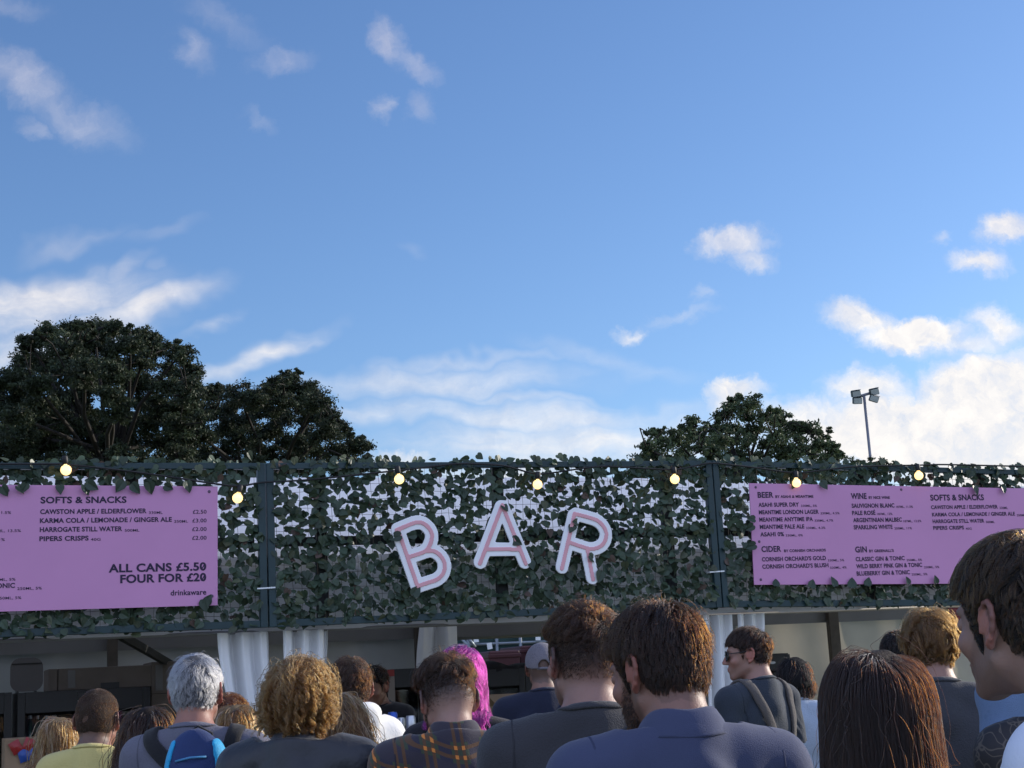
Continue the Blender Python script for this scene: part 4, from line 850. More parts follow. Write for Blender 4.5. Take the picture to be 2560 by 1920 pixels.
def skull(q):
    d = ell(q, (0, -.014, .030), (.0755, .0985, .0875))
    d = smin(d, ell(q, (0, -.045, -.015), (.066, .062, .070)), .03)
    return smin(d, ell(q, (0, .025, -.035), (.062, .068, .080)), .03)
def head_sdf(q, female=False):
    d = skull(q)
    jw = .046 if female else .051
    for s in (-1, 1):
        d = smin(d, seg(q, (s * jw, -.002, -.062), (s * .018, .070, -.102), .017, .015), .022)
        d = smin(d, ell(q, (s * .040, .062, -.030), (.022, .022, .018)), .018)          # cheek bone
    d = smin(d, ell(q, (0, .074, -.103), (.021, .018, .016)), .014)                   # chin
    d = smin(d, ell(q, (0, .080, -.070), (.026, .016, .022)), .014)                   # mouth mound
    d = smin(d, ell(q, (0, .079, .022), (.046, .014, .011)), .012)                    # brow
    for s in (-1, 1): d = smax(d, -ell(q, (s * .031, .096, .001), (.017, .017, .012)), .010)   # sockets
    d = smin(d, seg(q, (0, .089, .008), (0, .113, -.032), .008, .0105), .009)         # nose
    for s in (-1, 1): d = smin(d, ell(q, (s * .011, .101, -.036), (.0085, .011, .008)), .006)
    d = smin(d, ell(q, (0, .0945, -.062), (.020, .007, .0055)), .004); d = smin(d, ell(q, (0, .0935, -.072), (.018, .0075, .006)), .004)
    for s in (-1, 1): d = np.minimum(d, ell(q, (s * .031, .0805, .001), (.0125, .0125, .0115)))
    # ears
    aq = q.copy(); aq[:, 0] = np.abs(aq[:, 0]); m = (np.abs(aq[:, 0] - .08) < .06) & (np.abs(q[:, 1] + .012) < .07) & (np.abs(q[:, 2] + .01) < .08)
    if m.any():
        p = aq[m]; pts = []
        for t in np.linspace(10, 262, 9):
            ct, st_ = math.cos(rad(t)), math.sin(rad(t)); pts.append((.0775 + .014 * (.55 - .45 * ct), -.014 + .0185 * ct - .006 * st_, -.006 + .0315 * st_))
        e = ell(p, (.0765, -.012, -.010), (.008, .015, .026))
        for a, b in zip(pts[:-1], pts[1:]): e = smin(e, seg(p, a, b, .0046, .0046), .004)
        e = smin(e, ell(p, (.0775, -.008, -.038), (.006, .0085, .010)), .006)
        e = smin(e, seg(p, (.079, .004, -.018), (.081, .002, -.006), .0045, .003), .004)
        ii = [(.0845, -.022, .012), (.0845, -.026, -.006), (.083, -.018, -.022)]
        for a, b in zip(ii[:-1], ii[1:]): e = smin(e, seg(p, a, b, .0038, .0038), .003)
        d[m] = smin(d[m], e, .006)
    return d

class Person:
    def __init__(s, H, body_wide=1.0, female=False, hs=1.0, yaw_h=0.0, nod=0.0, tilt=0.0, arms=None, lean=0.0, fat=1.0, hy=0.0, ext=0.0):
        s.H, s.female, s.hs = H, female, hs; k = (H - ext) / 1.75; s.k = k; s.wide = body_wide
        s.Rh = rotz(yaw_h) @ rotx(-nod) @ roty(tilt)
        piv = np.array([0, -.018 + lean, H - .205 * hs]); s.c = piv + rotz(yaw_h) @ rotx(-nod * .8) @ np.array([0, .030 + hy, .090 * hs]); s.piv = piv
        s.fat = fat; w_ = body_wide * k
        s.sh = [np.array([sg * .178 * w_, -.018, 1.428 * k]) for sg in (-1, 1)]
        s.arms = arms or {}
        A = []
        for i, sg in enumerate((-1, 1)):
            sp = s.arms.get('L' if sg < 0 else 'R'); S_ = s.sh[i]
            if sp is None: E_ = np.array([sg * .232 * w_, -.03, 1.10 * k]); W_ = np.array([sg * .235 * w_, .075, .865 * k])
            else: E_, W_ = np.array(sp[0], float), np.array(sp[1], float)
            A.append((S_, E_, W_))
        s.A = A
    def q(s, P): return ((P - s.c) @ s.Rh) / s.hs
    def head(s, P): return head_sdf(s.q(P).astype(np.float32), s.female) * s.hs
    def skull_w(s, P): return skull(s.q(P).astype(np.float32)) * s.hs
    def neck(s, P):
        k = s.k; n = .90 if s.female else 1.0
        d = seg(P, s.c + s.Rh @ np.array([0, -.022, -.045]) * s.hs, (0, -.040, 1.505 * k), .056 * n, .062 * n * s.fat)
        return smin(d, seg(P, s.c + s.Rh @ np.array([0, -.045, -.035]) * s.hs, (0, -.055, 1.51 * k), .045 * n, .05 * n * s.fat), .02)
    def torso(s, P):
        k, w_ = s.k, s.wide * s.k; f = s.fat
        d = ell(P, (0, .0, 1.265 * k), (.158 * w_ * f, .108 * k * f, .23 * k))
        d = smin(d, ell(P, (0, -.045 * k, 1.35 * k), (.145 * w_, .072 * k, .16 * k)), .04)
        d = smin(d, seg(P, (0, -.066, 1.486 * k), (0, -.086, 1.40 * k), .050 * k, .052 * k), .04)
        for sg, S_ in zip((-1, 1), s.sh):
            d = smin(d, seg(P, (sg * .020, -.045, 1.490 * k), (sg * .125 * w_, -.034, 1.448 * k), .042 * k, .042 * k), .035)
            d = smin(d, seg(P, (sg * .10 * w_, -.03, 1.455 * k), S_, .045 * k, .056 * k), .035)
            d = smin(d, ell(P, (sg * .085 * w_, -.075 * k, 1.31 * k), (.06 * w_, .03, .09 * k)), .04)
        d = smin(d, ell(P, (0, .0, 1.03 * k), (.142 * w_ * f, .102 * k * f, .2 * k)), .05)
        return smin(d, ell(P, (0, -.005, .90 * k), (.160 * w_ * f, .118 * k * f, .13 * k)), .05)
    def arm(s, P, i, upper_only=False, t=0.0):
        S_, E_, W_ = s.A[i]; k = s.k; n = .86 if s.female else 1.0
        d = seg(P, S_, E_, .052 * k * n + t, .039 * k * n + t)
        if not upper_only: d = smin(d, seg(P, E_, W_, .039 * k * n + t, .026 * k * n + t), .015)
        return d
    def hand(s, P, i):
        S_, E_, W_ = s.A[i]; k = s.k; f = (W_ - E_) / np.linalg.norm(W_ - E_); sg = -1 if i == 0 else 1
        hp = s.arms.get('hand', {}).get(i)
        if hp is not None: f, nrm = np.array(hp[0], float), np.array(hp[1], float); f /= np.linalg.norm(f)
        else: nrm = np.array([-sg, -.25, 0.0])
        nrm = nrm - f * (nrm @ f); nrm /= np.linalg.norm(nrm); th = np.cross(f, nrm) * sg      # palm normal, thumb side
        a = W_ + f * .012; b = W_ + f * .088 * k
        d = seg(P, a, b - th * .012, .021, .017)
        for o, w_ in ((.022, .014), (.002, .0155), (-.02, .0135)): d = smin(d, seg(P, a + f * .01 + th * o * .6, b + th * o, w_, .0125), .012)
        curl = 0.0 if hp is not None else .55
        for j, (o, ln, r) in enumerate(((.029, .068, .0088), (.0095, .078, .0092), (-.010, .072, .0088), (-.028, .056, .0078))):
            p0 = b + th * o - f * .004; d1 = f + th * o * 1.2 + nrm * curl * .5; d1 /= np.linalg.norm(d1); p1 = p0 + d1 * ln * .45; d2 = d1 + nrm * (curl + .12); d2 /= np.linalg.norm(d2); p2 = p1 + d2 * ln * .32; d3 = d2 + nrm * (curl + .1); d3 /= np.linalg.norm(d3); p3 = p2 + d3 * ln * .23
            for (u_, v_, r0, r1) in ((p0, p1, r, r * .93), (p1, p2, r * .93, r * .88), (p2, p3, r * .88, r * .76)): d = smin(d, seg(P, u_, v_, r0, r1), .003)
        t0 = W_ + f * .03 + th * .022; dd = f * .75 + th * .7 + nrm * .35; dd /= np.linalg.norm(dd); t1 = t0 + dd * .042; d4 = f * .9 + th * .35 + nrm * .3; d4 /= np.linalg.norm(d4); t2 = t1 + d4 * .032; t3 = t2 + (d4 + nrm * .2) * .022
        for (u_, v_, r0, r1) in ((t0, t1, .0145, .011), (t1, t2, .0108, .0098), (t2, t3, .0098, .008)): d = smin(d, seg(P, u_, v_, r0, r1), .006)
        return d
    def legs(s, P, t=0.0):
        k = s.k; d = None
        for sg in (-1, 1):
            for (a, b, r0, r1) in (((sg * .085, -.005, .90), (sg * .095, .012, .50), .088, .056), ((sg * .095, .010, .50), (sg * .10, -.022, .09), .056, .036)):
                v = seg(P, np.array(a) * k, np.array(b) * k, r0 * k + t, r1 * k + t); d = v if d is None else smin(d, v, .02)
        return d
    def feet(s, P, t=0.0, only=None):
        k = s.k; d = None
        for sg in (-1, 1):
            if only is not None and sg != only: continue
            v = smin(seg(P, np.array((sg * .10, -.05, .045)) * k, np.array((sg * .112, .15, .032)) * k, .038 * k + t, .03 * k + t), seg(P, np.array((sg * .10, -.03, .04)) * k, np.array((sg * .10, -.022, .12)) * k, .036 * k + t, .036 * k + t), .03)
            v = np.maximum(v, .004 - P[:, 2]); d = v if d is None else np.minimum(d, v)
        return d
    def body(s, P):
        d = smin(s.torso(P), s.legs(P), .04); d = smin(d, s.feet(P), .02)
        for i in (0, 1): d = smin(d, smin(s.arm(P, i), s.hand(P, i), .012), .03)
        d = smin(d, s.neck(P), .03)
        return smin(d, s.head(P), .016)

def skin_tone(pp, V, base, stub, stubfn, lips=1.0):
    q = pp.q(V); n = len(V); C = np.tile(np.array(base, float), (n, 1))
    red = np.array([1.14, .82, .80])
    ear = smoothstep(.074, .084, np.abs(q[:, 0])) * (np.abs(q[:, 1] + .012) < .04) * (np.abs(q[:, 2] + .01) < .05)
    C *= 1 + ear[:, None] * (red - 1) * 1.1
    nose = np.exp(-(((q - [0, .11, -.03]) / [.018, .02, .02]) ** 2).sum(1)); C *= 1 + nose[:, None] * (red - 1) * .8
    for sg in (-1, 1):
        ch = np.exp(-(((q - [sg * .042, .065, -.035]) / .024) ** 2).sum(1)); C *= 1 + ch[:, None] * (red - 1) * .6
        br = np.exp(-(((q - [sg * .031, .093, .022]) / [.017, .018, .0042]) ** 4).sum(1)); C = C * (1 - br[:, None] * .75) + br[:, None] * .75 * np.array(stub)
        ey = (((q - [sg * .031, .0805, .001]) / [.0128, .0135, .0085]) ** 2).sum(1) < 1; ey &= (q[:, 1] > .0875); C[ey] = (.55, .52, .5)
        ir = ey & (np.hypot(q[:, 0] - sg * .031, q[:, 2] - .001) < .0055); C[ir] = (.03, .025, .02)
    lp = np.exp(-(((q - [0, .098, -.067]) / [.021, .014, .0085]) ** 4).sum(1)); C = C * (1 - .6 * lp[:, None]) + .6 * lp[:, None] * np.array([.34, .13, .12])
    nk = smoothstep(-.085, -.16, q[:, 2]); C *= 1 + nk[:, None] * (red - 1) * .35
    if stubfn is not None:
        w_ = np.clip(stubfn(q), 0, 1)[:, None]; w_ = w_ * (q[:, 2] > -.2)[:, None]; C = C * (1 - w_) + w_ * np.array(stub)
    return np.concatenate([np.clip(C, 0, 1), np.ones((n, 1))], 1)

# hair region in head coordinates: positive where hair grows
def hairline(q, front=.066, nape=-.078, side=-.020, burn=-.03):
    y = q[:, 1]; x = np.abs(q[:, 0])
    hl = np.interp(y, [-.12, -.085, -.05, -.030, -.012, .006, .020, .034, .052, .075, .10], [nape, nape, nape + .012, side - .012, side + .034, side + .034, burn, burn + .050, .042, front - .004, front])
    return q[:, 2] - (hl + .004 * np.sin(x * 160 + 1) + np.where(y > .05, -x * .18, 0))
def beard_region(q):
    y, z, x = q[:, 1], q[:, 2], np.abs(q[:, 0])
    top = np.interp(y, [-.02, .012, .03, .055, .075, .085, .1, .13], [-.06, .0, -.012, -.045, -.060, -.055, -.052, -.052])
    bot = np.interp(y, [-.02, .03, .08], [-.10, -.125, -.14])
    lips = (np.abs(z + .067) < .009) & (x < .022) & (y > .085)
    return np.where((y > -.004) & (z < top) & (z > bot) & ~lips, np.minimum(np.minimum((top - z) / .012, (y + .004) / .01), (z - bot) / .012), -1)

def scalp_points(pp, n, region, r):
    """random points on the skull surface (head coordinates) where region() is positive"""
    out = []; need = n
    for _ in range(12):
        d = r.normal(size=(need * 3, 3)); d /= np.linalg.norm(d, axis=1)[:, None]; q = np.array([0, -.012, .0]) + d * .2
        q = q.astype(np.float32)
        for _k in range(14):
            q = q - d * np.maximum(skull(q), 0)[:, None] * .9
        keep = q[region(q) > 0]; out.append(keep); need = max(50, n - sum(len(o) for o in out))
        if sum(len(o) for o in out) >= n: break
    return np.concatenate(out)[:n]
def grad(f, P, e=.002):
    g = np.stack([f(P + np.eye(3, dtype=np.float32)[i] * e) - f(P - np.eye(3, dtype=np.float32)[i] * e) for i in range(3)], 1); return g / (np.linalg.norm(g, axis=1)[:, None] + 1e-9)
def grow(pp, n, region, length, steps=7, thick=.012, lift=.35, whorl=(.01, -.07, .09), grav=.3, noise_a=.25, clump=.3, nclump=260, curl=0.0, curl_f=60.0, part=None, col=None, seed=1, fwd=0.0, droop_pow=1.0, flyaway=.03, wave=0.0, outlift=0.0, taper=True, gather=0.0):
    """strands in person coordinates; hair flows from the whorl over the skull, then falls, and is kept outside skull and clothes"""
    r = np.random.default_rng(seed); q = scalp_points(pp, n, region, r); n = len(q)
    hd = (lambda Q: skull(Q)) ; L_ = length(q) * r.uniform(.72, 1.1, n); st = (L_ / steps)[:, None]
    ci = r.integers(0, n, nclump); D = ((q[:, None, :] - q[None, ci, :]) ** 2).sum(2); own = D.argmin(1)
    lay = thick(q) if callable(thick) else np.full(n, thick); lay = lay * r.uniform(.30, 1.0, n)
    fly = r.random(n) < flyaway; lay[fly] *= 1.7
    down_q = pp.Rh.T @ np.array([0, 0, -1.0]); wh = np.array(whorl, np.float32)
    cn = r.normal(size=(nclump, 3)) ; ph = r.uniform(0, 6.28, nclump)[own] + r.normal(0, .5, n); P = q.copy(); pts = [P.copy()]
    body = (lambda Q: col((Q * pp.hs) @ pp.Rh.T + pp.c)) if col else None
    rg = smoothstep(0, .028, region(q)); lay = lay * (.25 + .75 * rg); st = st * (.45 + .55 * rg)[:, None] if taper else st
    for i in range(steps):
        N = grad(hd, P); t = (i + 1) / steps
        if part is not None:
            pw_ = smoothstep(-.07, .0, P[:, 1])[:, None]; wl = P - wh; wl = wl / (np.linalg.norm(wl, axis=1)[:, None] + 1e-6)
            fl = np.stack([np.sign(P[:, 0] - part) * 1.0, np.full(n, -.25), np.full(n, -.1)], 1) * np.clip(smoothstep(-.02, .10, P[:, 2]), .0, 1)[:, None] + down_q * .55
            fl = fl * pw_ + wl * (1 - pw_)
        else:
            fl = P - wh; fl = fl / (np.linalg.norm(fl, axis=1)[:, None] + 1e-6)
        fl = fl + np.array([0, fwd, 0]); far = np.clip(hd(P) / .03, 0, 1)
        fl = (fl - N * (fl * N).sum(1)[:, None]) * (1 - far)[:, None] + down_q * far[:, None]; fl /= np.linalg.norm(fl, axis=1)[:, None] + 1e-6
        g = grav * t ** droop_pow
        d = fl * max(.1, 1 - .8 * g) + N * (lift * (1 - t) + outlift * t) + down_q * g + cn[own] * noise_a * .6 + r.normal(size=(n, 3)) * noise_a * .4
        if fly.any(): d[fly] += N[fly] * .5 + r.normal(size=(fly.sum(), 3)) * .3
        if gather: d[:, 0] -= gather * np.sign(P[:, 0]) * smoothstep(.085, .13, np.abs(P[:, 0])) * (P[:, 2] < -.02)
        d /= np.linalg.norm(d, axis=1)[:, None]
        if curl:
            e1 = np.cross(d, N + 1e-3); e1 /= np.linalg.norm(e1, axis=1)[:, None] + 1e-6; e2 = np.cross(d, e1); s_ = curl_f * L_ * t + ph
            d = d + curl * (e1 * np.sin(s_)[:, None] + e2 * np.cos(s_)[:, None])
        if wave:
            e1 = np.cross(d, N + 1e-3); e1 /= np.linalg.norm(e1, axis=1)[:, None] + 1e-6; d = d + wave * e1 * np.sin(curl_f * L_ * t + ph)[:, None]
        P = (P + d * st).astype(np.float32)
        if clump and i > 0:
            tgt = P[ci][own]; off = q[ci][own]; P = (P + (tgt - P) * clump * t * .5).astype(np.float32)
        v = hd(P); lo = np.minimum(lay, .002 + .9 * lay * min(1, (i + 1) / 3)); bad = v < lo
        if bad.any(): P[bad] += (grad(hd, P[bad]) * (lo[bad] - v[bad])[:, None]).astype(np.float32)
        hi = v > (lay * 1.9 + .004) ; hi &= ~fly; 
        if not body and hi.any(): P[hi] -= (N[hi] * np.minimum((v[hi] - lay[hi] * 1.9 - .004), .01)[:, None]).astype(np.float32)
        if body is not None:
            v = body(P) / pp.hs; lo2 = .004 + lay * .6; bad = v < lo2
            if bad.any(): P[bad] += (grad(body, P[bad]) * (lo2[bad] - v[bad])[:, None]).astype(np.float32)
        pts.append(P.copy())
    Q = np.stack(pts, 1)
    return (Q.reshape(-1, 3) * pp.hs @ pp.Rh.T + pp.c).reshape(n, steps + 1, 3)

def grid(lo, hi, h): return np.arange(lo, hi + h, h)
FABRICS = {}
def fabric(name, col, rough=.85, bump=.35, bscale=160, var=.10, sheen=.15, spec=.2):
    return mat(name, col, rough, var, 4, bump, bscale, sheen=sheen, spec=spec)
def plaid_mat():
    m = bpy.data.materials.new('plaid_flannel'); m.use_nodes = True; n = m.node_tree.nodes; l = m.node_tree.links; b = n['Principled BSDF']; b.inputs['Roughness'].default_value = .9; b.inputs['Sheen Weight'].default_value = .2
    co = n.new('ShaderNodeTexCoord'); sp = n.new('ShaderNodeSeparateXYZ'); l.new(co.outputs['Object'], sp.inputs[0])
    def M(op, a, b_=0.0, c=0.0):
        k = n.new('ShaderNodeMath'); k.operation = op
        for i, v in enumerate((a, b_, c)):
            if isinstance(v, (int, float)): k.inputs[i].default_value = v
            else: l.new(v, k.inputs[i])
        return k.outputs[0]
    zz = M('MULTIPLY_ADD', sp.outputs[0], .10, sp.outputs[2]); xx = M('MULTIPLY_ADD', sp.outputs[2], .12, sp.outputs[0]); zz = M('MULTIPLY_ADD', sp.outputs[1], -.6, zz)
    per = .088
    def stripes(v, offs, wd):
        s = None
        for o in offs:
            f = M('FRACT', M('MULTIPLY_ADD', v, 1 / per, o + 20)); d = M('ABSOLUTE', M('SUBTRACT', f, .5)); k = M('LESS_THAN', d, wd / per / 2)
            s = k if s is None else M('MAXIMUM', s, k)
        return s
    sx = stripes(xx, (.30, .56), .0095); sz = stripes(zz, (.16, .42), .0095); bx = stripes(xx, (.92,), .036); bz = stripes(zz, (.80,), .036)
    def mixc(f, a, b_):
        k = n.new('ShaderNodeMix'); k.data_type = 'RGBA'; l.new(f, k.inputs['Factor'])
        for s, v in (('A', a), ('B', b_)):
            if isinstance(v, tuple): k.inputs[s].default_value = v + (1,)
            else: l.new(v, k.inputs[s])
        return k.outputs['Result']
    c = mixc(bx, (.034, .046, .026), (.020, .017, .034)); c2 = mixc(bz, c, (.026, .021, .034)); one = M('MAXIMUM', sx, sz); both = M('MULTIPLY', sx, sz)
    c3 = mixc(one, c2, (.085, .038, .016)); c4 = mixc(both, c3, (.55, .18, .03)); l.new(c4, b.inputs['Base Color'])
    bn = n.new('ShaderNodeTexNoise'); bn.inputs['Scale'].default_value = 300; l.new(co.outputs['Object'], bn.inputs['Vector']); bu = n.new('ShaderNodeBump'); bu.inputs['Strength'].default_value = .3; bu.inputs['Distance'].default_value = .004; l.new(bn.outputs[0], bu.inputs['Height']); l.new(bu.outputs[0], b.inputs['Normal'])
    MATS['plaid_flannel'] = m; return m

def collar_mesh(pp, kind, m, root, zc, slope=.36, cy=-.028, ra=.071, rb=.076, h=.042, fall=.045, spread=.03, gap=30, name='collar', asym=None):
    """a folded collar round the neck"""
    G = []; n = 56
    for t in np.linspace(-90 + gap / 2 + 0.01, 270 - gap / 2, n):
        a = rad(t); cx, sy = math.cos(a), math.sin(a); fr = max(0, -math.sin(rad(t)) * -1); row = []
        # angle measured so that +90 is the back of the neck
        y_dir = -math.sin(a); x_dir = math.cos(a); base = np.array([x_dir * ra, cy + y_dir * rb, 0])
        out = np.array([x_dir, y_dir, 0]); zb_ = zc - slope * (base[1] - cy + rb) + .006 * math.sin(3 * a)
        k = 1 + .05 * math.sin(5 * a + 1)
        prof = [(.0, -.012), (-.003, h * .5), (-.004, h * .92), (.0, h), (.006, h * 1.0), (.011, h * .86), (.016 + spread * .35, h * .35), (.018 + spread * .8 * k, h - fall * .9), (.018 + spread * k, h - fall), (.014 + spread * k, h - fall - .001), (.012 + spread * .3, h * .3), (.004, h * .7), (.003, 0)]
        for (o, z) in prof: row.append(base + out * o + ZH * (zb_ + z))
        G.append(row)
    mb_ = MB(); mb_.sheet(G); return mb_.build(name, m, root, True)

def strap_mesh(pts, sdf, w_, th, m, name, root, off=.006, proj=True, smooth_n=5, n=36):
    """a flat strap laid on the surface of sdf through pts"""
    pts = np.asarray(pts, float); t = np.linspace(0, len(pts) - 1, n); i = np.arange(len(pts)); P = np.stack([np.interp(t, i, pts[:, d]) for d in range(3)], 1)
    for _ in range(smooth_n): P[1:-1] = (P[:-2] + 2 * P[1:-1] + P[2:]) / 4
    P = P.astype(np.float32); N = grad(sdf, P, .006)
    if proj:
        for _ in range(4): P = (P - grad(sdf, P, .004) * (sdf(P) - off)[:, None]).astype(np.float32)
        for _ in range(2): P[1:-1] = (P[:-2] + 2 * P[1:-1] + P[2:]) / 4
        N = grad(sdf, P, .01)
    T = np.gradient(P, axis=0); T /= np.linalg.norm(T, axis=1)[:, None]; S_ = np.cross(T, N); S_ /= np.linalg.norm(S_, axis=1)[:, None]; N = np.cross(S_, T)
    V = []; F = []; k = 8
    for p, s_, n_ in zip(P, S_, N):
        for (a, b) in ((-.5, -.3), (-.46, .5), (-.15, .62), (.15, .62), (.46, .5), (.5, -.3), (.2, -.5), (-.2, -.5)): V.append(p + s_ * a * w_ + n_ * b * th)
    for i in range(len(P) - 1): F += [(i * k + j, i * k + (j + 1) % k, (i + 1) * k + (j + 1) % k, (i + 1) * k + j) for j in range(k)]
    F += [tuple(range(k))[::-1], tuple(range((len(P) - 1) * k, len(P) * k))]
    return mesh_np(name, np.array(V), F, m, root, True)

M_JEANS = fabric('dark_denim', (.02, .028, .05)); M_SHOE = mat('black_shoe', (.02, .02, .02), .6)
CREW = []
def person(label, px, ytop, depth, byaw, hyaw, hair_th=.015, nod=0.0, tilt=0.0, female=False, skin=(.27, .15, .11), stub=(.05, .035, .025), stubfn=None, fine=.006,
           shirt=None, sleeve='short', loose=.012, neck_drop=0.0, collar='crew', wide=1.0, fat=1.0, hs=1.0, arms=None, hy=0.0, shirt_name='shirt', folds=1.0, dx=0.0, neckw=.0, fabric_h=None, ext=0.0, lean=0.0):
    top = at(px, ytop, depth); H = top[2] - hair_th; by = rad(byaw)
    pp = Person(H, wide, female, hs, rad(hyaw - byaw), rad(nod), rad(tilt), arms, lean, fat, hy, ext)
    off = rotz(by) @ pp.c; base = np.array([top[0] - off[0] + dx, top[1] - off[1], 0])
    root = empty('person', base, by, label, 'person', 'people queueing at the bar'); pp.root = root
    h = fine; xr = max(.30, *(abs(v[0]) + .12 for a in pp.A for v in a)); yr0 = min(-.24, *(v[1] - .12 for a in pp.A for v in a)); yr1 = max(.22, *(v[1] + .2 for a in pp.A for v in a))
    zlow = H - .34
    xs = np.unique(np.concatenate([grid(-xr, -.13, .016), grid(-.13, .13, h), grid(.13, xr, .016)])); ys = np.unique(np.concatenate([grid(yr0, -.17, .016), grid(-.17, .17, h), grid(.17, yr1, .016)]))
    zs = np.concatenate([np.arange(-.02, zlow, .02), grid(zlow, H + .03, h)])
    if arms and 'fine' in arms:
        lo, hi = arms['fine']; xs = np.unique(np.concatenate([xs, grid(lo[0], hi[0], .006)])); ys = np.unique(np.concatenate([ys, grid(lo[1], hi[1], .006)])); zs = np.unique(np.concatenate([zs, grid(lo[2], hi[2], .006)]))
        keep = lambda a: a[np.concatenate([[True], np.diff(a) > .0015])]; xs, ys, zs = keep(xs), keep(ys), keep(zs)
    V, F = polygonise(pp.body, xs, ys, zs)
    mesh_np('body', V, F, M_SKIN, root, True, {'tone': skin_tone(pp, V, skin, stub, stubfn)})
    # clothes
    k = pp.k; zcol = 1.530 * k - neck_drop; n_up = sleeve == 'short'
    sl = .17 if sleeve == 'short' else 0
    def shirt_sdf(P):
        d = pp.torso(P) - loose
        for i, (S_, E_, W_) in enumerate(pp.A):
            if sleeve == 'none': continue
            a = pp.arm(P, i, n_up, loose * .9)
            if n_up:
                ax = (E_ - S_) / np.linalg.norm(E_ - S_); a = seg(P, S_, S_ + ax * .225 * k, .056 * k * (.88 if female else 1) + loose * .8, .054 * k * (.88 if female else 1) + loose); a = smax(a, ((P - S_) @ ax) - .215 * k, .006)
            else:
                ax = (W_ - E_) / np.linalg.norm(W_ - E_); a = smax(a, ((P - W_) @ ax) + .0, .006)
            d = smin(d, a, .03)
        d = smin(d, np.maximum(pp.legs(P, loose + .010), P[:, 2] - .95 * k), .03)
        cut = P[:, 2] - (zcol - .30 * (P[:, 1] + .09) + .0 * np.abs(P[:, 0]))
        rr_ = np.sqrt(P[:, 0] ** 2 + (P[:, 1] + .03) ** 2)
        d = smax(d, np.where(rr_ < .12, cut, cut - (rr_ - .12) * 2), .008)
        d = np.maximum(d, (.84 * k) - P[:, 2])
        wv = wob(P * np.array([1, 1, .55]), 17, 3.1 + depth) * .0042 + wob(P * np.array([1.2, 1.2, .8]), 36, 1.0 + depth) * .0016
        crease = np.exp(-((np.abs(P[:, 0]) - .17 * k) / .05) ** 2 - ((P[:, 2] - 1.27 * k) / .09) ** 2) * np.sin((P[:, 2] * 1.0 + np.abs(P[:, 0]) * 1.3) * 130) * .0035
        return d + (wv * 1.35 * smoothstep(.0, .10, -cut) + crease) * folds
    pp.shirt = shirt_sdf
    fh = fabric_h or max(.008, fine * 1.5)
    sxs = grid(-xr - .03, xr + .03, fh); sys_ = grid(yr0 - .03, yr1 + .03, fh); szs = np.concatenate([np.arange(.76 * k, H - .62, .018), grid(H - .62, H - .16, fh)])
    if not n_up: szs = np.concatenate([np.arange(.76 * k, H - .62, .014), grid(H - .62, H - .16, fh)])
    V, F = polygonise(shirt_sdf, sxs, sys_, szs); so = mesh_np(shirt_name, V, F, shirt, root, True)
    V, F = polygonise(lambda P: np.maximum(smin(pp.legs(P, .008), ell(P, (0, -.005, .90 * k), (.164 * pp.wide * k * fat, .120 * k * fat, .13 * k)), .05), np.maximum(P[:, 2] - .98 * k, .07 - P[:, 2])), grid(-.24, .24, .016), grid(-.2, .2, .016), np.arange(.04, 1.04 * k, .025))
    mesh_np('trousers', V, F, M_JEANS, root, True)
    for sg in (-1, 1):
        V, F = polygonise(lambda P: np.maximum(pp.feet(P, .008, sg), P[:, 2] - .10), grid(sg * .11 - .09, sg * .11 + .09, .014), grid(-.14, .24, .014), np.arange(-.012, .13, .014)); mesh_np('shoe', V, F, M_SHOE, root, True)
    if collar == 'crew':
        G = []
        for t in np.linspace(0, 2 * math.pi, 49):
            x, y = math.cos(t), math.sin(t); rx, ry = .0655 * (.9 if female else 1) * (1 + (fat - 1) * .6) + .010 + neckw, .066 + .010 + neckw; o = np.array([x, y, 0]); rs = np.linspace(.035, .125, 61); zz_ = zcol - .30 * (-.040 + y * rs + .09) - .001; pts_ = np.column_stack([x * rs, -.040 + y * rs, zz_]).astype(np.float32); nv_ = pp.neck(pts_); i_ = int(np.argmax(nv_ > .0015)) if (nv_ > .0015).any() else 60; c = np.array([x * rs[i_], -.040 + y * rs[i_], 0]); z0 = zz_[i_]
            # shape the rib so that it hugs the cloth
            G.append(c + o * .009 + ZH * z0); continue
            G.append([c + o * a + ZH * (z0 + b) for (a, b) in ((-.003, -.022), (-.001, .004), (.002, .0065), (.006, .005), (.015, -.008), (.022, -.022), (.024, -.036), (.010, -.036))])
        strap_mesh(G, shirt_sdf, .020, .006, shirt, 'collar', so, .0015, smooth_n=1, n=72)
    elif collar in ('polo', 'shirt'):
        collar_mesh(pp, collar, shirt, so, zcol - .006, h=.034 if collar == 'polo' else .036, fall=.052 if collar == 'polo' else .046, spread=.018 if collar == 'polo' else .016, ra=.066 * (1 + (fat - 1) * .5) + neckw, rb=.068 + neckw)
    CREW.append(pp); pp.zcol = zcol; pp.so = so
    return pp
def seams(pp, m, yoke=False):
    k, w_ = pp.k, pp.wide * pp.k
    for sg in (-1, 1): strap_mesh([(sg * .158 * w_, .03, 1.475 * k), (sg * .166 * w_, -.04, 1.485 * k), (sg * .172 * w_, -.10, 1.42 * k), (sg * .165 * w_, -.125, 1.33 * k), (sg * .16 * w_, -.11, 1.26 * k)], pp.shirt, .0045, .0015, m, 'seam', pp.so, .0005)
    if yoke: strap_mesh([(-.15 * w_, -.11, 1.40 * k), (0, -.16, 1.41 * k), (.15 * w_, -.11, 1.40 * k)], pp.shirt, .0045, .0015, m, 'seam', pp.so, .0005)
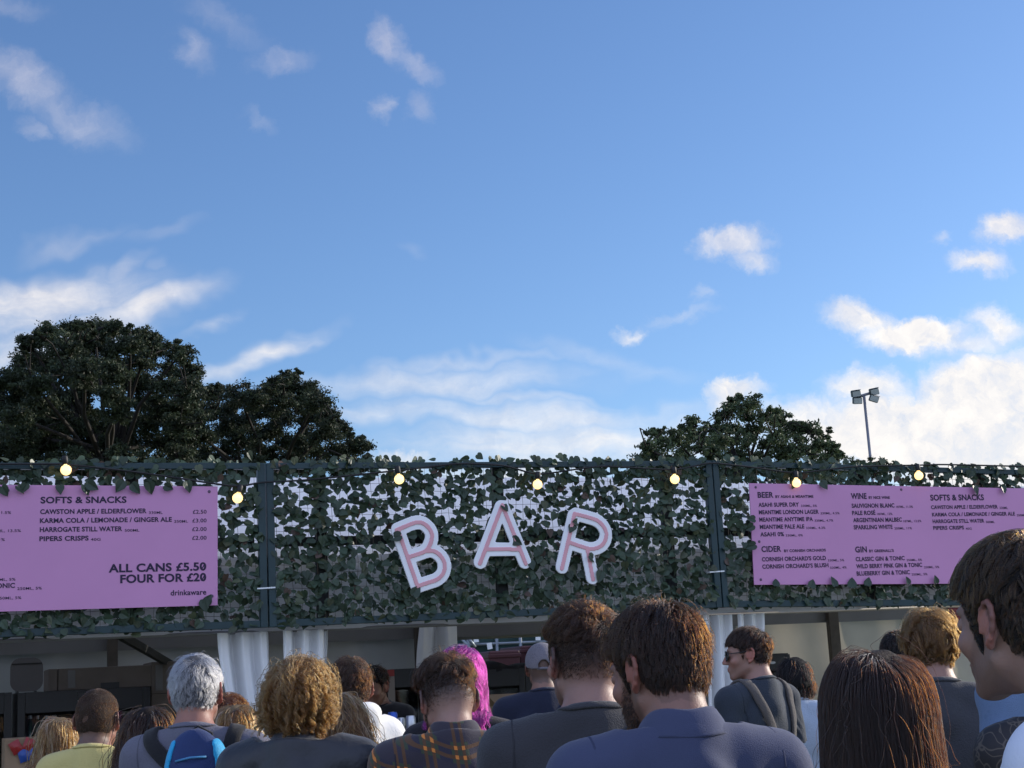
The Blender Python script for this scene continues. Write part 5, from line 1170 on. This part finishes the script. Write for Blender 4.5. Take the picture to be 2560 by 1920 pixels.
def cap_mesh(pp, region, th, m, name='hair', h=.006, rough_amp=.004, freq=70):
    """a soft mass of hair lying on the skull; th(q) is its thickness"""
    def f(P):
        q = pp.q(P).astype(np.float32); rg = region(q); d = (skull(q) - th(q) * smoothstep(-.002, .024, rg)) * pp.hs; d = d + wob(q, freq, 1.3) * rough_amp
        return smax(d, -(rg + .004 * wob(q, 190, 4.0)) * pp.hs * .8, .004)
    c = pp.c; R = .17 * pp.hs
    V, F = polygonise(f, grid(c[0] - R, c[0] + R, h), grid(c[1] - R, c[1] + R, h), grid(c[2] - R, c[2] + R, h))
    return mesh_np(name, V, F, m, pp.root, True)
def H_under(name, col): return mat(name, col, .75, .2, 40, .5, 200, spec=.2)  # layer under the strands, its colour darkened to stand in for shade between them
def fade_hair(pp, m, n, lo, hi, ln, rr, seed, line):
    """clipped hair that thins out towards the nape"""
    r_ = np.random.default_rng(seed)
    reg = lambda q: np.where(hairline(q, **line) > 0, smoothstep(lo, hi, q[:, 2]) - np.abs(np.sin(q[:, 0] * 9301.7 + q[:, 2] * 7711.3 + q[:, 1] * 5517.9)), -1)
    P = grow(pp, n, reg, lambda q: ln[0] + (ln[1] - ln[0]) * smoothstep(lo, hi, q[:, 2]), 3, .006, .6, (.012, -.07, .08), .35, .3, .0, 50, 0, 0, None, None, seed, .1, 1.0, 0, 0, 0, False)
    return strands('hair_strands', P, rr, rr * .5, m, pp.root)
def short_hair(pp, m, um, top=.035, side=.014, n=6000, tt=.014, ts=.005, line=None, fwd=.25, lift=.35, seed=1, curl=0.0, curl_f=70.0, noise_a=.25, clump=.35, whorl=(.012, -.06, .10), grav=.25, rr=.00042, region=None, zlo=.0, zhi=.07, steps=6, under=True, nclump=300, fly=.03, wave=0.0):
    line = line or {}
    reg = region or (lambda q: hairline(q, **line))
    wt = lambda q: smoothstep(zlo, zhi, q[:, 2])
    if under: cap_mesh(pp, reg, lambda q: (ts + (tt - ts) * wt(q)) * .40, um, h=.0055 if pp.fine_ < .006 else .007)
    P = grow(pp, n, reg, lambda q: (side + (top - side) * wt(q)) * (1 - .62 * smoothstep(-.002, .03, q[:, 1]) * (1 - smoothstep(.045, .078, q[:, 2]))), steps, lambda q: ts + (tt - ts) * wt(q), lift, whorl, grav, noise_a, clump, nclump, curl, curl_f, None, None, seed, fwd, 1.0, fly, wave)
    return strands('hair_strands', P, rr, rr * .35, m, pp.root)
def long_hair(pp, m, um, length=.42, n=6000, tt=.022, part=0.0, seed=1, wave=.0, curl=.0, curl_f=40.0, steps=18, clump=.4, nclump=160, rr=.0006, grav=1.1, line=None, noise_a=.10, region=None, outlift=0.0, whorl=(.0, -.02, .10), body=True, lift=.12, fly=.02, lenf=None, gather=.12, xlim=None):
    line = line or dict(nape=-.09, side=-.03, burn=-.035)
    reg = region or (lambda q: hairline(q, **line))
    cap_mesh(pp, reg, lambda q: tt * .32 + q[:, 2] * 0, um, h=.006 if pp.fine_ < .006 else .0075)
    col = (lambda P: np.minimum(pp.shirt(P), pp.neck(P))) if body else None
    P = grow(pp, n, reg, lenf or (lambda q: length * (1 + .05 * np.sin(q[:, 0] * 60))), steps, tt, lift, whorl, grav, noise_a, clump, nclump, curl, curl_f, part, col, seed, 0.0, .35, fly, wave, outlift, False, gather)
    if xlim:
        Q = (P - pp.c) @ pp.Rh / pp.hs; ok = (np.abs(Q[..., 0]) < xlim + .16 * np.clip(-.06 - Q[..., 2], 0, .5)).all(1); P = P[ok]
    return strands('hair_strands', P, rr, rr * .4, m, pp.root)
def add(label, *a, **k):
    pp = person(label, *a, **k); pp.fine_ = k.get('fine', .006); return pp
HB = hair_mat('dark_brown_hair', .83, .15); HB_U = H_under('dark_brown_scalp', (0.0165, 0.0110, 0.0083))
HBLK = hair_mat('black_hair', .97, .3); HBLK_U = H_under('black_scalp', (0.0055, 0.0050, 0.0055))
HMID = hair_mat('mid_brown_hair', .78, .2); HMID_U = H_under('mid_brown_scalp', (0.0330, 0.0209, 0.0132))
HLB = hair_mat('light_brown_hair', .47, .08); HLB_U = H_under('light_brown_scalp', (0.0660, 0.0440, 0.0248))
HBLD = hair_mat('blonde_hair', .40, .25, rand=.9); HBLD_U = H_under('blonde_scalp', (0.1430, 0.1045, 0.0605))
HASH = hair_mat('ash_hair', .42, .06, rand=.9); HASH_U = H_under('ash_scalp', (0.0660, 0.0605, 0.0550))
HGRY = hair_mat('silver_hair', col=(.20, .20, .212), rough=.4); HGRY_U = H_under('silver_scalp', (0.0715, 0.0715, 0.0770))
HGIN = hair_mat('ginger_blonde_hair', .40, .22, rand=.5); HGIN_U = H_under('ginger_scalp', (0.1210, 0.0660, 0.0303))
HAUB = hair_mat('auburn_hair', .66, .85, rand=.3); HAUB_U = H_under('auburn_scalp', (0.0660, 0.0248, 0.0138))
HPNK = hair_mat('magenta_hair', col=(.125, .005, .075), rough=.4); HPNK_U = H_under('magenta_scalp', (0.0880, 0.0044, 0.0550))
fade = lambda lo, hi, mx: (lambda q: mx * smoothstep(lo, hi, q[:, 2] + np.where(q[:, 1] > -.03, -.0, 0)) * (hairline(q, nape=-.10, side=-.02) > -.004))
# --- back rows first
p = add('person seen from behind at far left, half hidden by the yellow t-shirt', 150, 1788, 7.3, 4, 6, .02, female=True, fine=.008, shirt=fabric('black_top', (.015, .015, .018)), skin=(0.289, 0.169, 0.128))
long_hair(p, HBLD, HBLD_U, .38, 2600, .026, 0.01, 31, .16, 0, 30, rr=.0015, clump=.45, noise_a=.2)
p = add('person in a pale yellow t-shirt seen from behind', 246, 1722, 6.2, -6, -4, .007, fine=.006, shirt=fabric('yellow_cotton', (.52, .44, .17), var=.06), stubfn=lambda q: .75 * (hairline(q, nape=-.09) > -.003), stub=(.085, .055, .04), wide=1.02, skin=(0.272, 0.142, 0.107))
short_hair(p, HMID, HMID_U, .012, .006, 6500, .008, .004, dict(nape=-.082), 0, .7, 32, rr=.0004, under=True, noise_a=.35, clump=.1, steps=3, fly=0)
p = add('person seen from behind between the yellow t-shirt and the blue backpack', 368, 1760, 5.6, 8, 22, .02, female=True, fine=.007, shirt=fabric('brown_top', (.06, .04, .03)), skin=(0.289, 0.169, 0.128))
long_hair(p, HB, HB_U, .48, 4800, .028, 0.0, 33, .1, 0, 22, rr=.0010, clump=.45, noise_a=.16)
p = add('person farthest back beside the white curtain, half hidden by the backpack wearer', 573, 1732, 7.5, 5, 0, .03, female=True, fine=.008, shirt=fabric('black_top', (.015, .015, .018)))
short_hair(p, HAUB, HAUB_U, .10, .10, 2600, .034, .03, None, 0, .5, 34, curl=.9, curl_f=160, noise_a=.3, clump=.6, rr=.0008, steps=16, nclump=120)
p = add('person in front of the white curtain, just right of the backpack wearer', 590, 1756, 6.7, 3, 8, .02, female=True, fine=.008, shirt=fabric('grey_top', (.12, .12, .13)), skin=(0.289, 0.169, 0.128))
long_hair(p, HBLD, HBLD_U, .38, 2600, .026, 0.0, 35, .12, 0, 20, rr=.0014, clump=.45, noise_a=.18)
grey_tee = fabric('slate_cotton', (.115, .115, .150), var=.06)
gm = p = add('person in a slate t-shirt wearing a blue backpack', 492, 1634, 5.3, -3, -3, .014, fine=.0055, shirt=grey_tee, wide=1.03, fat=1.04, skin=(0.289, 0.137, 0.101), stub=(.3, .28, .26), stubfn=lambda q: .35 * (beard_region(q) > 0))
short_hair(p, HGRY, HGRY_U, .042, .018, 8500, .016, .007, dict(nape=-.085), -.1, .35, 36, rr=.00045, noise_a=.4, clump=.35, wave=.25, curl_f=90, nclump=600)
p = add('person in a white hoodie beyond the black jacket', 872, 1640, 6.3, 28, 16, .014, fine=.007, shirt=fabric('white_fleece', (.74, .73, .70), var=.04), sleeve='long', loose=.03, collar='none', folds=1.3, wide=.80)
short_hair(p, HMID, HMID_U, .045, .016, 5200, .017, .006, None, .2, .35, 37, noise_a=.4, clump=.5, wave=.3, rr=.0006)
def hood(pp, m):
    def f(P):
        d = None; a = np.linspace(-200, 20, 12); zc = pp.zcol
        for t in a:
            c = np.array([.088 * math.cos(rad(t)), -.045 + .075 * math.sin(rad(t)) , zc + .002 - .42 * (.075 * math.sin(rad(t)) + .03)]); v = ell(P, c, (.021, .021, .024)); d = v if d is None else smin(d, v, .03)
        d = smin(d, ell(P, (0, -.12, zc - .05), (.08, .025, .065)), .04); return d + wob(P, 40, 2) * .004
    V, F = polygonise(f, grid(-.18, .18, .008), grid(-.22, .12, .008), grid(pp.zcol - .17, pp.zcol + .08, .008)); mesh_np('hood', V, F, m, pp.so, True)
hood(p, MATS['white_fleece'])
p = add('person in a teal top between the black jacket and the white hoodie', 848, 1726, 5.6, -12, -16, .022, female=True, fine=.007, shirt=fabric('teal_top', (.03, .36, .30), var=.08), sleeve='long', wide=1.0)
long_hair(p, HASH, HASH_U, .46, 4200, .030, -.01, 38, .5, 0, 24, rr=.0011, clump=.55, noise_a=.2)
curly = p = add('person in a black jacket seen from behind, right of the blue backpack', 754, 1620, 4.85, -10, -22, .050, female=True, fine=.0055, hs=.96, shirt=fabric('black_nylon', (.010, .012, .018), rough=.5, bump=.25, bscale=60, var=.15, spec=.5), sleeve='long', loose=.03, collar='shirt', wide=1.06, folds=2.2, shirt_name='jacket', neck_drop=.015, skin=(0.289, 0.164, 0.117))
reg = lambda q: hairline(q, front=.06, nape=-.095, side=-.05, burn=-.04)
cap_mesh(p, reg, lambda q: .020 + .006 * wob(q, 90, 2), HGIN_U, h=.006, rough_amp=.005, freq=110)
P = grow(p, 9000, reg, lambda q: .112 + .03 * smoothstep(.0, .1, q[:, 2]), 26, .034, .40, (.0, -.02, .10), .5, .16, .8, 190, 1.1, 170, None, None, 39, 0, .8, .06)
strands('hair_strands', P, .0006, .00025, HGIN, p.root)
barman = p = add('person in a black t-shirt behind the counter, facing the queue and looking down', 932, 1660, 10.25, 165, 158, .016, hs=1.06, nod=16, fine=.008, shirt=fabric('black_top', (.015, .015, .018)), skin=(0.173, 0.087, 0.058))
short_hair(p, HBLK, HBLK_U, .045, .02, 3000, .02, .009, None, .6, .35, 40, rr=.0009)
pink = p = add('person mostly hidden behind the right shoulder of the plaid shirt', 1148, 1614, 5.7, -6, -8, .022, female=True, fine=.006, wide=.86, shirt=fabric('black_top', (.015, .015, .018)))
long_hair(p, HPNK, HPNK_U, .25, 6500, .026, None, 41, .85, 0, 52, rr=.0006, clump=.7, noise_a=.12, whorl=(.0, .01, .11), lift=.05, fly=0, grav=1.3)
capman = p = add('person in a grey cap and navy t-shirt standing at the bar', 1352, 1606, 8.3, 6, 4, .018, fine=.007, shirt=fabric('navy_cotton', (.012, .016, .035)), wide=1.1, fat=1.1, dx=0.0, stub=(.05, .04, .035), stubfn=lambda q: .6 * (hairline(q) > -.002), skin=(0.219, 0.121, 0.090))
def ball_cap(pp, m):
    line = lambda q: q[:, 2] - np.interp(q[:, 1], [-.11, -.06, .0, .08], [-.008, .0, .022, .040]); gapf = lambda q: np.sqrt((q[:, 0] / .030) ** 2 + ((q[:, 2] - .004) / .034) ** 2) - 1
    def f(P):
        q = pp.q(P).astype(np.float32); d = np.abs(skull(q) - .012) - .0035; d = smax(d, -line(q), .002); return np.where(q[:, 1] < -.05, smax(d, -gapf(q) * .03, .002), d)
    c = pp.c; V, F = polygonise(f, grid(c[0] - .12, c[0] + .12, .005), grid(c[1] - .14, c[1] + .14, .005), grid(c[2] - .05, c[2] + .15, .005)); o = mesh_np('cap', V, F, m, pp.root, True)
    def fb(P):
        q = pp.q(P).astype(np.float32); d = ell(q, (0, .125, .045 - .0), (.075, .075, .2)); return np.maximum(np.maximum(d, np.abs(q[:, 2] - .040 + (q[:, 1] - .08) * .25 + q[:, 0] ** 2 * 4) - .003), .085 - q[:, 1])
    V, F = polygonise(fb, grid(c[0] - .12, c[0] + .12, .006), grid(c[1] - .0, c[1] + .24, .006), grid(c[2] - .05, c[2] + .1, .003)); mesh_np('peak', V, F, m, o, True)
    m2 = MB(); Q = np.array([[math.sin(a) * .048, -.052 - math.cos(a) * .066, -.006] for a in np.linspace(-.75, .75, 12)]); W = Q * pp.hs @ pp.Rh.T + pp.c
    m2.tube(W, .008, 6); m2.build('strap', m, o, True)
ball_cap(p, fabric('grey_canvas', (.15, .14, .16)))
bob = p = add('person in a pale blue top near the tent wall', 1982, 1642, 9.0, -8, -10, .03, female=True, fine=.008, shirt=fabric('pale_blue_cotton', (.35, .42, .52)), wide=1.02)
reg = lambda q: hairline(q, nape=-.10, side=-.07, burn=-.07)
cap_mesh(p, reg, lambda q: .026 + .012 * np.exp(-((q[:, 2] + .01) / .05) ** 2), HBLK_U, h=.007)
P = grow(p, 3000, reg, lambda q: .07 + .08 * smoothstep(-.05, .1, q[:, 2]), 10, .036, .35, (.0, -.02, .10), .7, .12, .3, 120, 0, 0, None, None, 42, 0, .5, .02); strands('hair_strands', P, .0009, .0004, HBLK, p.root)
sung = p = add('person in sunglasses and a dark t-shirt turned left in profile', 1862, 1566, 7.4, 40, 82, .016, nod=2, fine=.0055, shirt=fabric('blue_black_cotton', (.028, .036, .050)), skin=(0.289, 0.164, 0.128), stub=(.16, .10, .07), stubfn=lambda q: .25 * (beard_region(q) > 0), wide=1.02)
short_hair(p, HB, HB_U, .05, .014, 6000, .020, .006, dict(front=.05), .5, .35, 43, rr=.0005, noise_a=.35, clump=.45, wave=.2)
# sunglasses
M_SHADES = mat('sunglass_black', (.010, .009, .009), .15, 0, spec=.7); root_q = lambda Q, pp: np.asarray(Q) * pp.hs @ pp.Rh.T + pp.c
fr = None; m = MB()
for sg in (-1, 1):
    m.tube(root_q([(sg * .064, .088, .008), (sg * .074, .04, .010), (sg * .080, -.008, .012), (sg * .081, -.022, -.004)], p), .0026, 6)
    ring = [(sg * .033 + .027 * math.cos(a), .101 - .012 * (abs(math.cos(a)) if math.cos(a) * sg > 0 else 0), -.002 + .022 * math.sin(a)) for a in np.linspace(0, 2 * math.pi, 17)]; m.tube(root_q(ring, p), .003, 6, False)
m.tube(root_q([(-.007, .104, .004), (.007, .104, .004)], p), .003, 6); fr = m.build('sunglasses', M_SHADES, p.root, True)
for sg in (-1, 1):
    pts = [(sg * .033 + .026 * math.cos(a), .101 - .012 * (abs(math.cos(a)) if math.cos(a) * sg > 0 else 0), -.002 + .021 * math.sin(a)) for a in np.linspace(0, 2 * math.pi, 16, endpoint=False)]; q2 = [(a, b - .002, c) for a, b, c in pts]
    m = MB(); m.add(root_q(pts + q2, p), [tuple(range(16)), tuple(range(31, 15, -1))] + [(i, (i + 1) % 16, 16 + (i + 1) % 16, 16 + i) for i in range(16)]); m.build('lens', M_SHADES, fr, True)
# harness / sling bag of the sunglasses man
M_STRAP = fabric('taupe_webbing', (.085, .075, .070), bscale=260, bump=.5); M_STRAPD = fabric('dark_webbing', (.02, .02, .024), bscale=260)
def worn(name, label, cat, pp):
    e = empty(name, pp.root.location, pp.root.rotation_euler.z, label, cat); return e
e = worn('sling_bag', 'dark sling bag with taupe straps on the back of the person in sunglasses', 'bag', p); k = p.k; f = p.shirt
strap_mesh([(-.115, .06, 1.47 * k), (-.12, -.03, 1.51 * k), (-.10, -.12, 1.42 * k), (-.02, -.16, 1.22 * k), (.055, -.16, 1.09 * k)], f, .046, .012, M_STRAP, 'strap', e, .009)
strap_mesh([(.115, .05, 1.47 * k), (.122, -.03, 1.51 * k), (.125, -.12, 1.40 * k), (.115, -.15, 1.22 * k), (.095, -.15, 1.10 * k)], f, .046, .012, M_STRAP, 'strap', e, .009)
strap_mesh([(.06, -.15, 1.08 * k), (.085, -.15, .97 * k), (.12, -.13, .86 * k)], f, .03, .006, M_STRAP, 'strap', e)
def bag_sdf(P): return smax(ell(P, (.10, -.19, .98 * k), (.085, .055, .14)), -(P[:, 2] - .85), .02) + wob(P, 50, 1) * .004
V, F = polygonise(bag_sdf, grid(-.02, .22, .008), grid(-.28, -.1, .008), grid(.78, 1.16, .008)); mesh_np('bag_body', V, F, M_STRAPD, e, True)
m = MB(); m.box((.075, -.195, 1.105 * k), (.07, .03, .025), None, .005); m.build('buckle', M_SHADES, e)
# dark haired person with the hand at the cheek, then the blond man
darkp = p = add('person holding a hand to the cheek, behind the charcoal t-shirt at right', 2243, 1573, 8.0, -25, -40, .016, nod=4, fine=.007, shirt=fabric('charcoal_cotton', (.04, .04, .045)), skin=(0.243, 0.137, 0.101), stubfn=lambda q: .6 * (hairline(q) > -.002),
 arms={'R': ((.30, .06, 1.19), (.150, .075, 1.50)), 'hand': {1: ((-.25, -.10, 1.0), (-.9, .35, 0))}, 'fine': ((.04, -.02, 1.42), (.24, .20, 1.74))})
short_hair(p, HBLK, HBLK_U, .03, .012, 3500, .014, .006, None, .2, .4, 44, rr=.0008)
blond = p = add('person in a charcoal t-shirt seen from behind below the right menu board', 2318, 1519, 5.4, -8, -4, .024, fine=.0055, shirt=fabric('charcoal_tee', (.050, .052, .060)), skin=(0.300, 0.169, 0.128), wide=1.05, sleeve='short')
short_hair(p, HLB, HLB_U, .075, .022, 8000, .030, .009, dict(nape=-.078), .05, .4, 45, rr=.00055, noise_a=.35, clump=.65, wave=.55, curl_f=55, nclump=150, zlo=-.02, zhi=.06, steps=10)
denim = p = add('person in a faded denim shirt at the right edge', 2590, 1440, 4.7, 20, 25, .02, fine=.007, shirt=fabric('faded_denim', (.13, .20, .33), bscale=300, var=.12), sleeve='long', loose=.026, folds=2.0, collar='shirt', wide=1.0, arms={'L': ((-.27, -.06, 1.15), (-.10, .22, 1.10)), 'R': ((.26, -.04, 1.14), (.10, .22, 1.08))})
short_hair(p, HB, HB_U, .04, .015, 4000, .018, .006, None, .2, .4, 46, rr=.0006)
plaid = p = add('person in a dark plaid shirt with the head bowed', 1112, 1622, 4.75, 6, 20, .028, nod=20, fine=.005, shirt=plaid_mat(), sleeve='long', loose=.022, collar='shirt', folds=1.5, wide=1.06, skin=(0.289, 0.169, 0.133), stub=(.05, .042, .04), stubfn=lambda q: .9 * smoothstep(-.065, .012, q[:, 2]) * (hairline(q, nape=-.12) > -.004) + .75 * np.clip(beard_region(q), 0, 1) * 1.0)
short_hair(p, HB, HB_U, .058, .008, 7500, .030, .003, None, .8, .9, 47, grav=.06, rr=.00045, noise_a=.3, clump=.45, zlo=.03, zhi=.085, region=lambda q: np.minimum(hairline(q, front=.06), q[:, 2] - .004), whorl=(.012, -.075, .07), steps=8)
fade_hair(p, HB, 12000, -.055, .03, (.0015, .008), .0004, 147, dict(nape=-.10, side=-.03, burn=-.06))
fadem = p = add('person in a charcoal crew neck t-shirt, left of the navy polo shirt', 1447, 1502, 3.72, 4, 24, .022, nod=-2, fine=.0042, shirt=fabric('charcoal_crew', (.040, .040, .046), bscale=240), wide=1.10, fat=1.05, skin=(0.277, 0.159, 0.128), stub=(.045, .034, .032), stubfn=lambda q: .90 * smoothstep(-.065, .01, q[:, 2]) * (hairline(q, nape=-.12, side=-.03, burn=-.05) > -.004) + .35 * np.clip(beard_region(q), 0, 1), fabric_h=.007)
short_hair(p, HMID, HB_U, .048, .006, 11000, .024, .0025, None, .8, .75, 48, grav=.08, noise_a=.3, clump=.4, zlo=.02, zhi=.085, region=lambda q: np.minimum(hairline(q, front=.062), q[:, 2] - .012), whorl=(.012, -.08, .06), steps=8)
fade_hair(p, HB, 12000, -.085, .02, (.0012, .007), .0004, 148, dict(nape=-.11, side=-.03, burn=-.06))
polo = p = add('person in a navy polo shirt with the head turned left', 1628, 1490, 3.08, 14, 42, .024, nod=12, fine=.0036, shirt=fabric('navy_pique', (.050, .060, .115), bscale=420, bump=.18, var=.06), collar='polo', loose=.016, folds=1.3, wide=1.08, skin=(.235, .125, .095), stub=(.05, .032, .024), stubfn=lambda q: .5 * np.clip(beard_region(q), 0, 1) + .35 * (hairline(q) > -.004), fabric_h=.006)
short_hair(p, HB, HB_U, .044, .016, 19000, .022, .0075, dict(nape=-.088, side=-.024, burn=-.045, front=.064), .12, .38, 49, rr=.00042, noise_a=.15, clump=.22, nclump=700, zlo=.0, zhi=.08, steps=9, whorl=(.01, -.045, .10), wave=.06, curl_f=50, fly=.05)
def beard(pp, n, ln, th, m, rr, seed):
    r = np.random.default_rng(seed); out = []
    while sum(len(o) for o in out) < n:
        d = r.normal(size=(n * 4, 3)); d[:, 1] = np.abs(d[:, 1]); d /= np.linalg.norm(d, axis=1)[:, None]; q = (np.array([0, .02, -.06]) + d * .14).astype(np.float32)
        for _ in range(14): q = q - d.astype(np.float32) * np.clip(head_sdf(q), -.01, .1)[:, None] * .85
        out.append(q[beard_region(q) > r.uniform(0, .6, len(q))])
    q = np.concatenate(out)[:n]; N = grad(head_sdf, q, .003); d = N * .6 + np.array([0, .1, -.75]) + r.normal(size=q.shape) * .25; d /= np.linalg.norm(d, axis=1)[:, None]; pts = [q]; P = q.copy()
    for i in range(3):
        P = P + d * (ln * r.uniform(.6, 1.1, (len(q), 1)) / 3); pts.append(P.copy())
    Q = np.stack(pts, 1); strands('beard', (Q.reshape(-1, 3) * pp.hs @ pp.Rh.T + pp.c).reshape(len(q), 4, 3), rr, rr * .4, m, pp.root)
beard(polo, 2300, .008, .01, HB, .0004, 51); beard(plaid, 2200, .008, .01, HB, .0004, 52)
brown = p = add('person with back turned in the right foreground, left of the white shirt', 2182, 1620, 2.75, -4, -12, .016, female=True, fine=.005, shirt=fabric('black_top', (.015, .015, .018)), wide=1.0, skin=(0.289, 0.169, 0.128))
long_hair(p, hair_mat('chestnut_hair', .87, .04, rand=.12, rough=.6), H_under('brown_scalp', (.022, .014, .010)), .60, 30000, .030, .012, 53, .03, 0, 14, rr=.00036, clump=.18, nclump=420, steps=24, gather=.0, xlim=.128, grav=1.3, noise_a=.035, fly=.004, lift=.05, line=dict(front=.06, nape=-.10, side=-.06, burn=-.06))
right = p = add('person in a white shirt cut by the right edge, head turned left', 2518, 1326, 2.4, 62, 31, .022, nod=4, hs=.98, lean=.05, fine=.0036, shirt=fabric('white_poplin', (.66, .70, .82), bscale=300, bump=.15, var=.03), collar='shirt', loose=.022, sleeve='long', folds=1.5, skin=(.27, .165, .13), stub=(.04, .03, .03), stubfn=lambda q: .3 * np.clip(beard_region(q), 0, 1) + .5 * (hairline(q) > -.004), neck_drop=.015, fabric_h=.006)
short_hair(p, hair_mat('black_brown_hair', .80, .15, rand=.7), H_under('black_brown_scalp', (.012, .011, .011)), .045, .011, 20000, .022, .005, dict(nape=-.095, side=-.022, burn=-.062, front=.060), .15, .42, 54, noise_a=.28, clump=.3, nclump=600, zlo=.01, zhi=.08, steps=10, wave=.22, rr=.0004, curl_f=60, fly=.0)
# patterned bag near the denim person
mpat = bpy.data.materials.new('patterned_cloth'); mpat.use_nodes = True; n_ = mpat.node_tree.nodes; l_ = mpat.node_tree.links; co = n_.new('ShaderNodeTexCoord'); vo = n_.new('ShaderNodeTexVoronoi'); vo.feature = 'DISTANCE_TO_EDGE'; vo.inputs['Scale'].default_value = 26; no_ = n_.new('ShaderNodeTexNoise'); no_.inputs['Scale'].default_value = 9; l_.new(co.outputs['Object'], no_.inputs['Vector']); ma_ = n_.new('ShaderNodeVectorMath'); ma_.operation = 'MULTIPLY_ADD'; ma_.inputs[1].default_value = (.16, .16, .16); l_.new(no_.outputs['Color'], ma_.inputs[0]); l_.new(co.outputs['Object'], ma_.inputs[2]); l_.new(ma_.outputs[0], vo.inputs['Vector'])
cr = n_.new('ShaderNodeValToRGB'); cr.color_ramp.elements[0].position = .02; cr.color_ramp.elements[0].color = (.09, .075, .06, 1); cr.color_ramp.elements[1].position = .07; cr.color_ramp.elements[1].color = (.018, .016, .018, 1); l_.new(vo.outputs['Distance'], cr.inputs[0]); l_.new(cr.outputs[0], n_['Principled BSDF'].inputs['Base Color']); n_['Principled BSDF'].inputs['Roughness'].default_value = .7
pat = add('person in a dark marbled top mostly hidden behind the white shirt', 2622, 1545, 4.0, 5, 5, .02, female=True, fine=.008, shirt=mpat, sleeve='long', loose=.02, folds=2, wide=.98, collar='crew')
short_hair(pat, HB, HB_U, .04, .02, 2500, .02, .01, seed=60, rr=.0008)
# backpack of the grey haired man
e = worn('backpack', 'blue backpack with turquoise sides and black straps on the slate t-shirt', 'backpack', gm); k = gm.k; f = gm.shirt
M_BPN = fabric('navy_ripstop', (.016, .035, .12), rough=.55, bscale=300); M_BPT = fabric('turquoise_ripstop', (.02, .34, .62), rough=.5, bscale=300); M_BPK = fabric('black_webbing', (.014, .014, .016), bscale=260)
def bp(P):
    d = smax(ell(P, (.062, -.235, 1.285 * k), (.130, .085, .235)), np.abs(P[:, 0] - .062) - .097, .03); return smax(d, P[:, 1] + .165, .02) + wob(P, 34, 2) * .005
V, F = polygonise(bp, grid(-.09, .22, .007), grid(-.36, -.12, .007), grid(1.0, 1.58, .007)); bo = mesh_np('bag_body', V, F, M_BPN, e, True)
for sg in (-1, 1):
    V, F = polygonise(lambda P: np.maximum(np.maximum(bp(P) - .006, -((P[:, 0] - .062) * sg - .058 + (P[:, 2] - 1.485 * k) * .2)), P[:, 2] - 1.485 * k), grid(-.10, .23, .007), grid(-.37, -.12, .007), grid(1.02, 1.56, .007)); mesh_np('side_panel', V, F, M_BPT, e, True)
V, F = polygonise(lambda P: np.maximum(ell(P, (.064, -.315, 1.255 * k), (.06, .035, .115)) + wob(P, 40, 5) * .004, -P[:, 2] + 1.02), grid(-.06, .16, .008), grid(-.40, -.28, .008), grid(1.04, 1.44, .008)); mesh_np('pocket', V, F, M_BPK, e, True)
m = MB(); m.tube([(.01, -.175, 1.44 * k), (.012, -.185, 1.50 * k), (.055, -.19, 1.525 * k), (.10, -.185, 1.50 * k), (.105, -.18, 1.44 * k)], .007, 8, flat=.5); m.build('grab_handle', M_BPK, e, True)
strap_mesh([(-.125, .09, 1.38 * k), (-.135, .0, 1.50 * k), (-.125, -.08, 1.47 * k), (-.075, -.14, 1.42 * k), (-.02, -.17, 1.385 * k)], f, .052, .012, M_BPK, 'strap', e)
strap_mesh([(.125, .09, 1.38 * k), (.14, .0, 1.50 * k), (.142, -.08, 1.47 * k), (.13, -.13, 1.42 * k), (.115, -.17, 1.385 * k)], f, .052, .012, M_BPK, 'strap', e)
m = MB(); m.tube([(.01, -.300, 1.42 * k), (.06, -.315, 1.43 * k), (.11, -.300, 1.43 * k)], .004, 6); m.build('piping', MATS['pale_blue_foil'], e, True)
for (x, z) in ((.02, 1.345), (.10, 1.36), (.105, 1.30)):
    m = MB(); m.box((x, -.345, z * k), (.014, .008, .05), [(math.cos(.5), 0, math.sin(.5)), (0, 1, 0), (-math.sin(.5), 0, math.cos(.5))], .002); m.build('buckle', M_TIE, e)

for pp_, c_, y_ in ((polo, (.036, .044, .086), True), (fadem, (.028, .028, .033), False), (sung, (.020, .026, .037), False), (blond, (.036, .038, .043), False), (gm, (.085, .085, .11), False), (plaid, (.02, .018, .025), True)):
    seams(pp_, mat('seam_%d' % int(c_[2] * 1000), c_, .9), y_)
